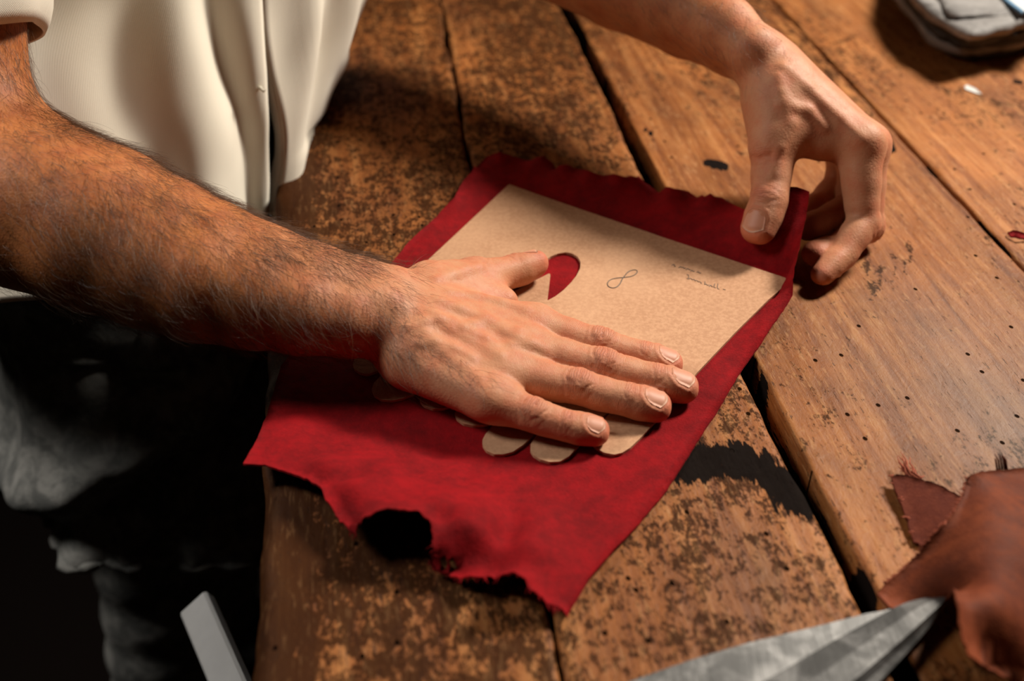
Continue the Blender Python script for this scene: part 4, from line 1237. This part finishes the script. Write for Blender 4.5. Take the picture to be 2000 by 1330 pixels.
# ---- arm hair
def hair(name, V, F, dens_fn, n, comb_fn, lmin, lmax, rad, seed, lift=.35):
    rng = np.random.default_rng(seed)
    Nn = vert_normals(V, F); w = dens_fn(V, Nn); w = w / w.sum()
    idx = rng.choice(len(V), n, p=w)
    root = V[idx] + rng.normal(0, .0005, (n, 3)); nn = Nn[idx]
    cmb = comb_fn(root, nn) + rng.normal(0, .38, nn.shape)
    cmb -= (cmb * nn).sum(1)[:, None] * nn; cmb /= np.linalg.norm(cmb, axis=1)[:, None] + 1e-9
    L = rng.uniform(lmin, lmax, n) ; sw = rng.normal(0, .5, n)
    side = np.cross(nn, cmb); K = 6; pts = np.zeros((n, K, 3))
    lf = np.clip(rng.normal(lift, .16, n), .08, 1.0)
    for k in range(K):
        s = k / (K - 1)
        pts[:, k] = root - nn * .0004 * (k == 0) + (cmb * s + nn * (lf[:, None] * (s - .62 * s * s)) + side * (sw[:, None] * s * s * .45)) * L[:, None]
    hc = bpy.data.hair_curves.new(name); hc.add_curves([K] * n)
    hc.points.foreach_set('position', pts.astype(np.float32).ravel())
    rr = np.tile(np.linspace(1, .25, K), n) * rad
    a = hc.attributes.get('radius') or hc.attributes.new('radius', 'FLOAT', 'POINT')
    a.data.foreach_set('value', rr.astype(np.float32))
    o = bpy.data.objects.new(name, hc); SC.collection.objects.link(o); hc.materials.append(M_HAIR); o.parent = body
    o['kind'] = 'stuff'
    return o
adir = nz(FA[-1] - FA[1])
def dR(V, Nn):
    px = to_px(V); u = px[:, 0]
    a = np.clip((u + 60) / 160, 0.15, 1) * np.clip((850 - u) / 150, 0, 1) * (u > -150)
    up = np.clip(Nn[:, 2] * .5 + .75, .1, 1.2)
    patch = .55 + .45 * fbm(V * 45, 3)
    ul = ((u > 760) & (u < 960)) * np.clip(1 - np.abs((px[:, 1] - (700 + (u - 860) * .55)) / 40), 0, 1) * .22
    return np.clip(a * up * np.clip(patch, .15, 1) + ul, 0, None) + 1e-9
hair('arm_hair', VR, FR, dR, 14000, lambda p, n: adir * .75 + np.array([0, -.55, -.5]), .008, .022, .00006, 5)
adl = nz(LFA[0] - LFA[3])
def dL(V, Nn):
    q = to_px(V); u = q[:, 0]; return np.clip((1540 - u) / 120, 0, 1) * (u > 1000) * np.clip((190 - q[:, 1]) / 60, 0, 1) * np.clip(Nn[:, 2] * .5 + .7, .1, 1.2) + 1e-9
hair('arm_hair', VL, FL, dL, 3200, lambda p, n: adl * .8 + np.array([-.2, -.3, -.4]), .008, .018, .000055, 6)

# ---------------------------------------------------------------- shirt
def ring_uv(ob, nu, nv, su, sv, extra):
    uv = ob.data.uv_layers.new(name='UVMap')
    li = np.zeros(len(ob.data.loops), np.int32); ob.data.loops.foreach_get('vertex_index', li)
    k = li % (nu * nv)
    U = np.c_[(k // nv) / nu * su, (k % nv) / nv * sv]
    uv.data.foreach_set('uv', U.astype(np.float32).ravel())

def cloth(name, G, th, mat, parent, su=1.0, sv=1.0):
    """G (nu, nv, 3) grid, given thickness along its normals"""
    nu, nv, _ = G.shape; V = G.reshape(-1, 3); F = grid_faces(nu, nv); nm = vert_normals(V, F)
    rim = [i * nv for i in range(nu)] + [(nu - 1) * nv + j for j in range(1, nv)] + [i * nv + nv - 1 for i in range(nu - 2, -1, -1)] + [j for j in range(nv - 2, 0, -1)]
    n = nu * nv
    S = np.array([(rim[i], rim[i] + n, rim[(i + 1) % len(rim)] + n, rim[(i + 1) % len(rim)]) for i in range(len(rim))])
    ob = mesh_np(name, np.vstack([V, V - nm * th]), np.vstack([F, F[:, ::-1] + n, S]), mat, parent)
    ring_uv(ob, nu, nv, su, sv, n)
    return ob

def gs(x, c, w): return np.exp(-((x - c) / w) ** 2)
FOLDS = []
def shirt_point(t, z, folds=True):
    """t: degrees from straight ahead towards the near side; z: metres above the bench"""
    zc_ = np.clip(z, -.14, .5)
    cx = -.362 + .06 * zc_; cy = .895 + 0 * zc_
    rx = .200 + .44 * np.clip(zc_, -.14, .16) - .11 * np.clip((zc_ - .16) / .22, 0, 1)
    ry = .185 + .62 * np.clip(.16 - zc_, 0, .20) + .05 * np.clip((zc_ - .2) / .15, 0, 1)
    ta = np.radians(t)
    low = np.clip((.34 - z) / .2, 0, 1)
    f = 0
    if folds:                       # hanging folds, shallower towards the chest
        for tk, am, w in FOLDS: f = f + am * low * gs(t, tk(z), w)
        f = f - .012 * low * gs(t, 112, 12) + .0012 * np.sin(t * .42 + z * 22) * low
        f = f + .003 * fbm(np.c_[np.ravel(t) * .06, np.ravel(z) * 9], 71).reshape(np.shape(t))
    rr = 1 + f / .22
    # a slightly squared oval whose front runs along the bench edge
    ca, sa = np.cos(ta), np.sin(ta); e = 2 / 2.6
    lx = rx * rr * np.sign(ca) * np.abs(ca) ** e; ly = -ry * rr * np.sign(sa) * np.abs(sa) ** e
    return np.stack([cx + lx * PNOR[0] + ly * PDIR[0], cy + lx * PNOR[1] + ly * PDIR[1], ZT + z + 0 * ta], -1)
def solve_t(pxline, t0=-30.0, t1=110.0, folds=True):
    """height -> angle of the place on the shirt seen along a line of pixels"""
    zs = np.linspace(-.12, .42, 64); out = []
    for z in zs:
        tt = np.linspace(t0, t1, 561); q = to_px(shirt_point(tt, np.full(len(tt), z), folds))
        uu = np.interp(q[:, 1], [p[1] for p in pxline], [p[0] for p in pxline])
        out.append(tt[int(np.argmin(np.abs(q[:, 0] - uu) + 1e3 * (tt < -5)))])
    out = np.convolve(np.pad(out, 2, mode='edge'), np.ones(5) / 5, 'valid')
    return lambda z: np.interp(z, zs, out)
FOLDS += [(solve_t(px, folds=False), am, w) for px, am, w in [
    ([(165, -200), (170, 0), (140, 150), (170, 260), (230, 420)], .008, 5.0),
    ([(215, -200), (228, 0), (240, 150), (300, 320), (330, 500)], -.0065, 5.5),
    ([(330, -200), (345, 0), (365, 200), (400, 420), (420, 600)], .009, 6.5),
    ([(385, -200), (405, 0), (450, 150), (495, 290), (500, 500)], -.013, 3.6),
    ([(455, -200), (468, 0), (492, 200), (512, 420), (514, 600)], .005, 3.0),
    ([(590, -200), (604, 0), (592, 150), (562, 330), (550, 500)], .006, 4.0),
    ([(630, -200), (645, 0), (622, 170), (575, 360), (560, 500)], -.006, 4.0),
    ([(690, -200), (688, 0), (652, 180), (590, 370), (570, 500)], .004, 4.0)]]
def shirt_panel(name, t0f, t1f, nu, z0f, z1, nv, bend=None):
    U, Vv = np.meshgrid(np.linspace(0, 1, nu), np.linspace(0, 1, nv), indexing='ij')
    zh = z0f(U); z = zh + (z1 - zh) * Vv            # the hem height varies along the panel
    t = t0f(z) + (t1f(z) - t0f(z)) * U
    G = shirt_point(t, z)
    if bend is not None: G = bend(G, t, z)
    return G
slitL = solve_t([(508, -400), (510, 0), (512, 60), (520, 150), (525, 270), (523, 430), (521, 600)])
slitR = solve_t([(506, -400), (509, 0), (514, 60), (536, 180), (556, 270), (553, 330), (538, 400), (530, 440)])
hem = lambda u: -.080 + .056 * np.clip((u - .07) / .12, 0, 1)
hemR = lambda u: .004 - .060 * np.clip((u - .80) / .14, 0, 1)
G1 = shirt_panel('front', slitL, lambda z: 215.0 + 0 * z, 170, hem, .42, 110)
shirt = empty('shirt'); shirt.parent = person
cloth('side_panel', G1, .0012, M_SHIRT, shirt, 2.2, .55)
G2 = shirt_panel('front2', lambda z: -145.0 + 0 * z, slitR, 130, hemR, .42, 110)
cloth('front_panel', G2, .0012, M_SHIRT, shirt, 1.9, .55)
# turned-in edge along the opening, a strip on each side
def edge_strip(G, i, w, name, sgn):
    e = G[i]; t_ = G[i - sgn * 6] - e; t_ /= np.linalg.norm(t_, axis=1)[:, None]
    n_ = np.cross(np.gradient(e, axis=0), t_); n_ /= np.linalg.norm(n_, axis=1)[:, None] + 1e-9
    return e, t_, n_
e, t_, n_ = edge_strip(G2, -1, .02, 'facing', 1)
c_ = np.array([-.32, .83, 0]); inw = nz([-.3, .8, 0])
fac = np.stack([e, e + inw * .012 - t_ * .006, e + inw * .026 + t_ * .004], 0)
cloth('facing', fac, .001, M_SHIRT, shirt, .1, .55)
# stitched seam and placket of the front panel
def seam(G, fi, r, name, z0, z1, offs=.0012):
    u = fi * (G.shape[0] - 1); i = int(u); a = u - i
    ln = G[i] * (1 - a) + G[i + 1] * a
    nrm = vert_normals(G.reshape(-1, 3), grid_faces(*G.shape[:2])).reshape(G.shape)[i]
    if (nrm.mean(0) @ np.array([.6, -.6, 0])) < 0: nrm = -nrm
    m = (ln[:, 2] - ZT > z0) & (ln[:, 2] - ZT < z1)
    q = ln[m] + nrm[m] * offs * .3
    return mesh_np(name, *tube(q, r, 6), M_SHIRT, shirt)
for fi in (.83, .842):
    seam(G2, fi, .0011, 'seam', .052, .40)
knot = G1[2, 34]
mesh_np('loose_thread', *tube([knot, knot + [.002, -.003, .001], knot + [.004, -.004, -.001], knot + [.006, -.003, .0005]], [.0011, .0013, .0009, .0004], 6), M_THREAD, shirt)
# right sleeve
_s = np.linspace(0, 1, 201); _v = to_px(EL + _s[:, None] * (SHO - EL))[:, 1]; SLV = float(np.interp(-62, -_v, _s)) if False else float(_s[int(np.argmin(np.abs(_v - 62)))])
sd = nz(SHO - EL)
s1 = nz(np.cross(sd, (0, 1, 0))); s2 = np.cross(sd, s1)
L_ = np.linalg.norm(SHO - EL)
def sleeve(EL_, SHO_, f0, r0, r1, name, seed):
    sd = nz(SHO_ - EL_); s1 = nz(np.cross(sd, (0, 1, 0))); s2 = np.cross(sd, s1); L_ = np.linalg.norm(SHO_ - EL_)
    nu, nv = 72, 40; G = np.zeros((nu, nv, 3))
    for i in range(nu):
        a = 2 * math.pi * i / (nu - 1)
        for j in range(nv):
            s = f0 + (1.12 - f0) * j / (nv - 1)
            r = r0 + (r1 - r0) * j / (nv - 1) + .0030 * math.sin(3 * a + 1 + seed) * (1 - j / nv) + .0018 * math.sin(7 * a + j * .25)
            if j == 0: r -= .004
            if j == 1: r -= .001
            w = .006 * math.sin(2 * a + 1.3)
            G[i, j] = EL_ + sd * (s * L_ + w * (1 - j / nv)) + (s1 * math.cos(a) + s2 * math.sin(a)) * r
    return cloth(name, G, .0015, M_SHIRT, shirt, 1.0, .8)
sleeve(EL, SHO, SLV, .0570, .074, 'sleeve', 0)
ELL = LFA[-1]
sleeve(ELL, SHL, .35, .066, .074, 'sleeve', 1)
# collar
CB = CHS + np.array([.022, 0, .075])
cg = np.zeros((48, 5, 3))
for i in range(48):
    a = math.radians(18 + 324 * i / 47)
    for j in range(5):
        r = .082 - .004 * j; cg[i, j] = CB + np.array([math.cos(a) * r + .012 * j / 4, math.sin(a) * r * 1.05, .012 * j])
cloth('collar', cg, .002, M_SHIRT, shirt, .4, .05)
# hair cap on the head
hv = VT[(VT[:, 2] > HD[2] + .03)]
hcg = np.zeros((40, 16, 3))
for i in range(40):
    a = 2 * math.pi * i / 39
    for j in range(16):
        b = math.radians(-25 + 115 * j / 15) if math.cos(a) < .35 else math.radians(28 + 62 * j / 15)
        c = HD + np.array([-.010, 0, .045]); r = .096
        hcg[i, j] = c + r * np.array([math.cos(a) * math.cos(b), math.sin(a) * math.cos(b) * .93, math.sin(b)]) 
cloth('hair', hcg, .004, plain('dark_hair', (.03, .018, .01), .5), person)

# ---------------------------------------------------------------- dark apron over trousers
def wrap(t, z, cx, cy, rx, ry):
    ta = np.radians(t); return np.stack([cx + rx * np.cos(ta), cy - ry * np.sin(ta), ZT + z + 0 * ta], -1)
nu, nv = 150, 110
U, Vv = np.meshgrid(np.linspace(0, 1, nu), np.linspace(0, 1, nv), indexing='ij')
t = -120 + 275 * U
zh = -.285 - .05 * gs(t, 40, 40)                        # hem height
z = zh + (.06 - zh) * Vv
flare = np.clip(-z, 0, .4)
ridge = -.175 - .0012 * (t - 60)
fo = .020 * gs(z, ridge, .020) - .018 * gs(z, ridge - .045, .018) + .010 * np.sin(t * .13 + 1) * np.clip(-z / .2, 0, 1) + .0025 * np.sin(t * .35 + z * 30) * np.clip(-z / .2, 0, 1)
fo = fo + .006 * fbm(np.c_[t.ravel() * .05, z.ravel() * 12], 91).reshape(t.shape)
fo = fo + .003 * np.sin(t * .6 + 2 * np.sin(t * .17)) * np.clip((zh + .03 - z) / .03, 0, 1)
rx = .120 + .16 * flare + fo; ry = .165 + .34 * flare + fo
G = wrap(t, z, -.330, .87, rx, ry)
apron = empty('apron'); apron.parent = person
cloth('apron_skirt', G, .0022, M_DENIM, apron, 1.2, .4)
hemroll = G[:, 0]; mesh_np('hem', *tube(hemroll, .0042 + .0016 * np.sin(np.arange(nu) * 1.9), 8), M_DENIM, apron)
rid = [G[i, int(np.argmin(np.abs(z[i] - ridge[i, 0])))] for i in range(30, 120)]
# pocket with a stitched welt
def pocket(u0, u1, v0, v1, off, name):
    i0, i1, j0, j1 = int(u0 * nu), int(u1 * nu), int(v0 * nv), int(v1 * nv)
    nm = vert_normals(G.reshape(-1, 3), grid_faces(nu, nv)).reshape(G.shape)
    ctr = np.array([-.33, .87, 0]); sg = np.sign(((G - ctr)[..., :2] * nm[..., :2]).sum(-1).mean())
    g = G[i0:i1, j0:j1] + sg * nm[i0:i1, j0:j1] * off
    return cloth(name, g, .002, M_DENIM, apron, .3, .2), g
pk, pg_ = pocket(.66, .86, .48, .80, .005, 'pocket')
mesh_np('pocket_seam', *tube(pg_[:, -1], .0022, 8), M_DENIM, apron)
mesh_np('pocket_seam', *tube(pg_[0, :], .0022, 8), M_DENIM, apron)
mesh_np('pocket_seam', *tube(pg_[-1, :], .0022, 8), M_DENIM, apron)
# trousers
tro = empty('trousers'); tro.parent = person
for s in (-1, 1):
    nu2, nv2 = 64, 70; g = np.zeros((nu2, nv2, 3))
    hp = np.array([-.335, .835 + s * .085, ZT - .03]); kn_ = np.array([-.330, .835 + s * .10, .48]); an = np.array([-.395, .835 + s * .11, .075])
    for j in range(nv2):
        q = j / (nv2 - 1)
        c = hp + (kn_ - hp) * q * 2 if q < .5 else kn_ + (an - kn_) * (q - .5) * 2
        r = (.092 - .026 * q * 2) if q < .5 else (.066 - .014 * (q - .5) * 2)
        for i in range(nu2):
            a = 2 * math.pi * i / (nu2 - 1)
            rr = r * (1 + .05 * math.sin(2 * a + j * .5) * gs(q, .5, .12) + .03 * math.sin(j * 1.1 + a) + .025 * math.sin(3 * a + j * .2))
            g[i, j] = c + rr * np.array([math.cos(a), math.sin(a), 0])
    cloth('trouser_leg', g, .002, M_DENIM, tro, .4, .8)
for s in (-1, 1):
    an = np.array([-.40, .835 + s * .11, 0]); sh_ = Field()
    sh_.cone('main', an + [-.02, 0, .055], an + [.02, 0, .06], .045, .042, .03); sh_.cone('main', an + [.0, 0, .040], an + [.15, 0, .034], .040, .033, .03, .008, .010, (0, 1, 0))
    v_, f_ = surface_nets(sh_, .005, 6); v_[:, 2] = np.maximum(v_[:, 2], .0005); mesh_np('shoe', smooth_mesh(v_, f_, 2), f_, plain('black_shoe_leather', (.02, .018, .016), .4), person)
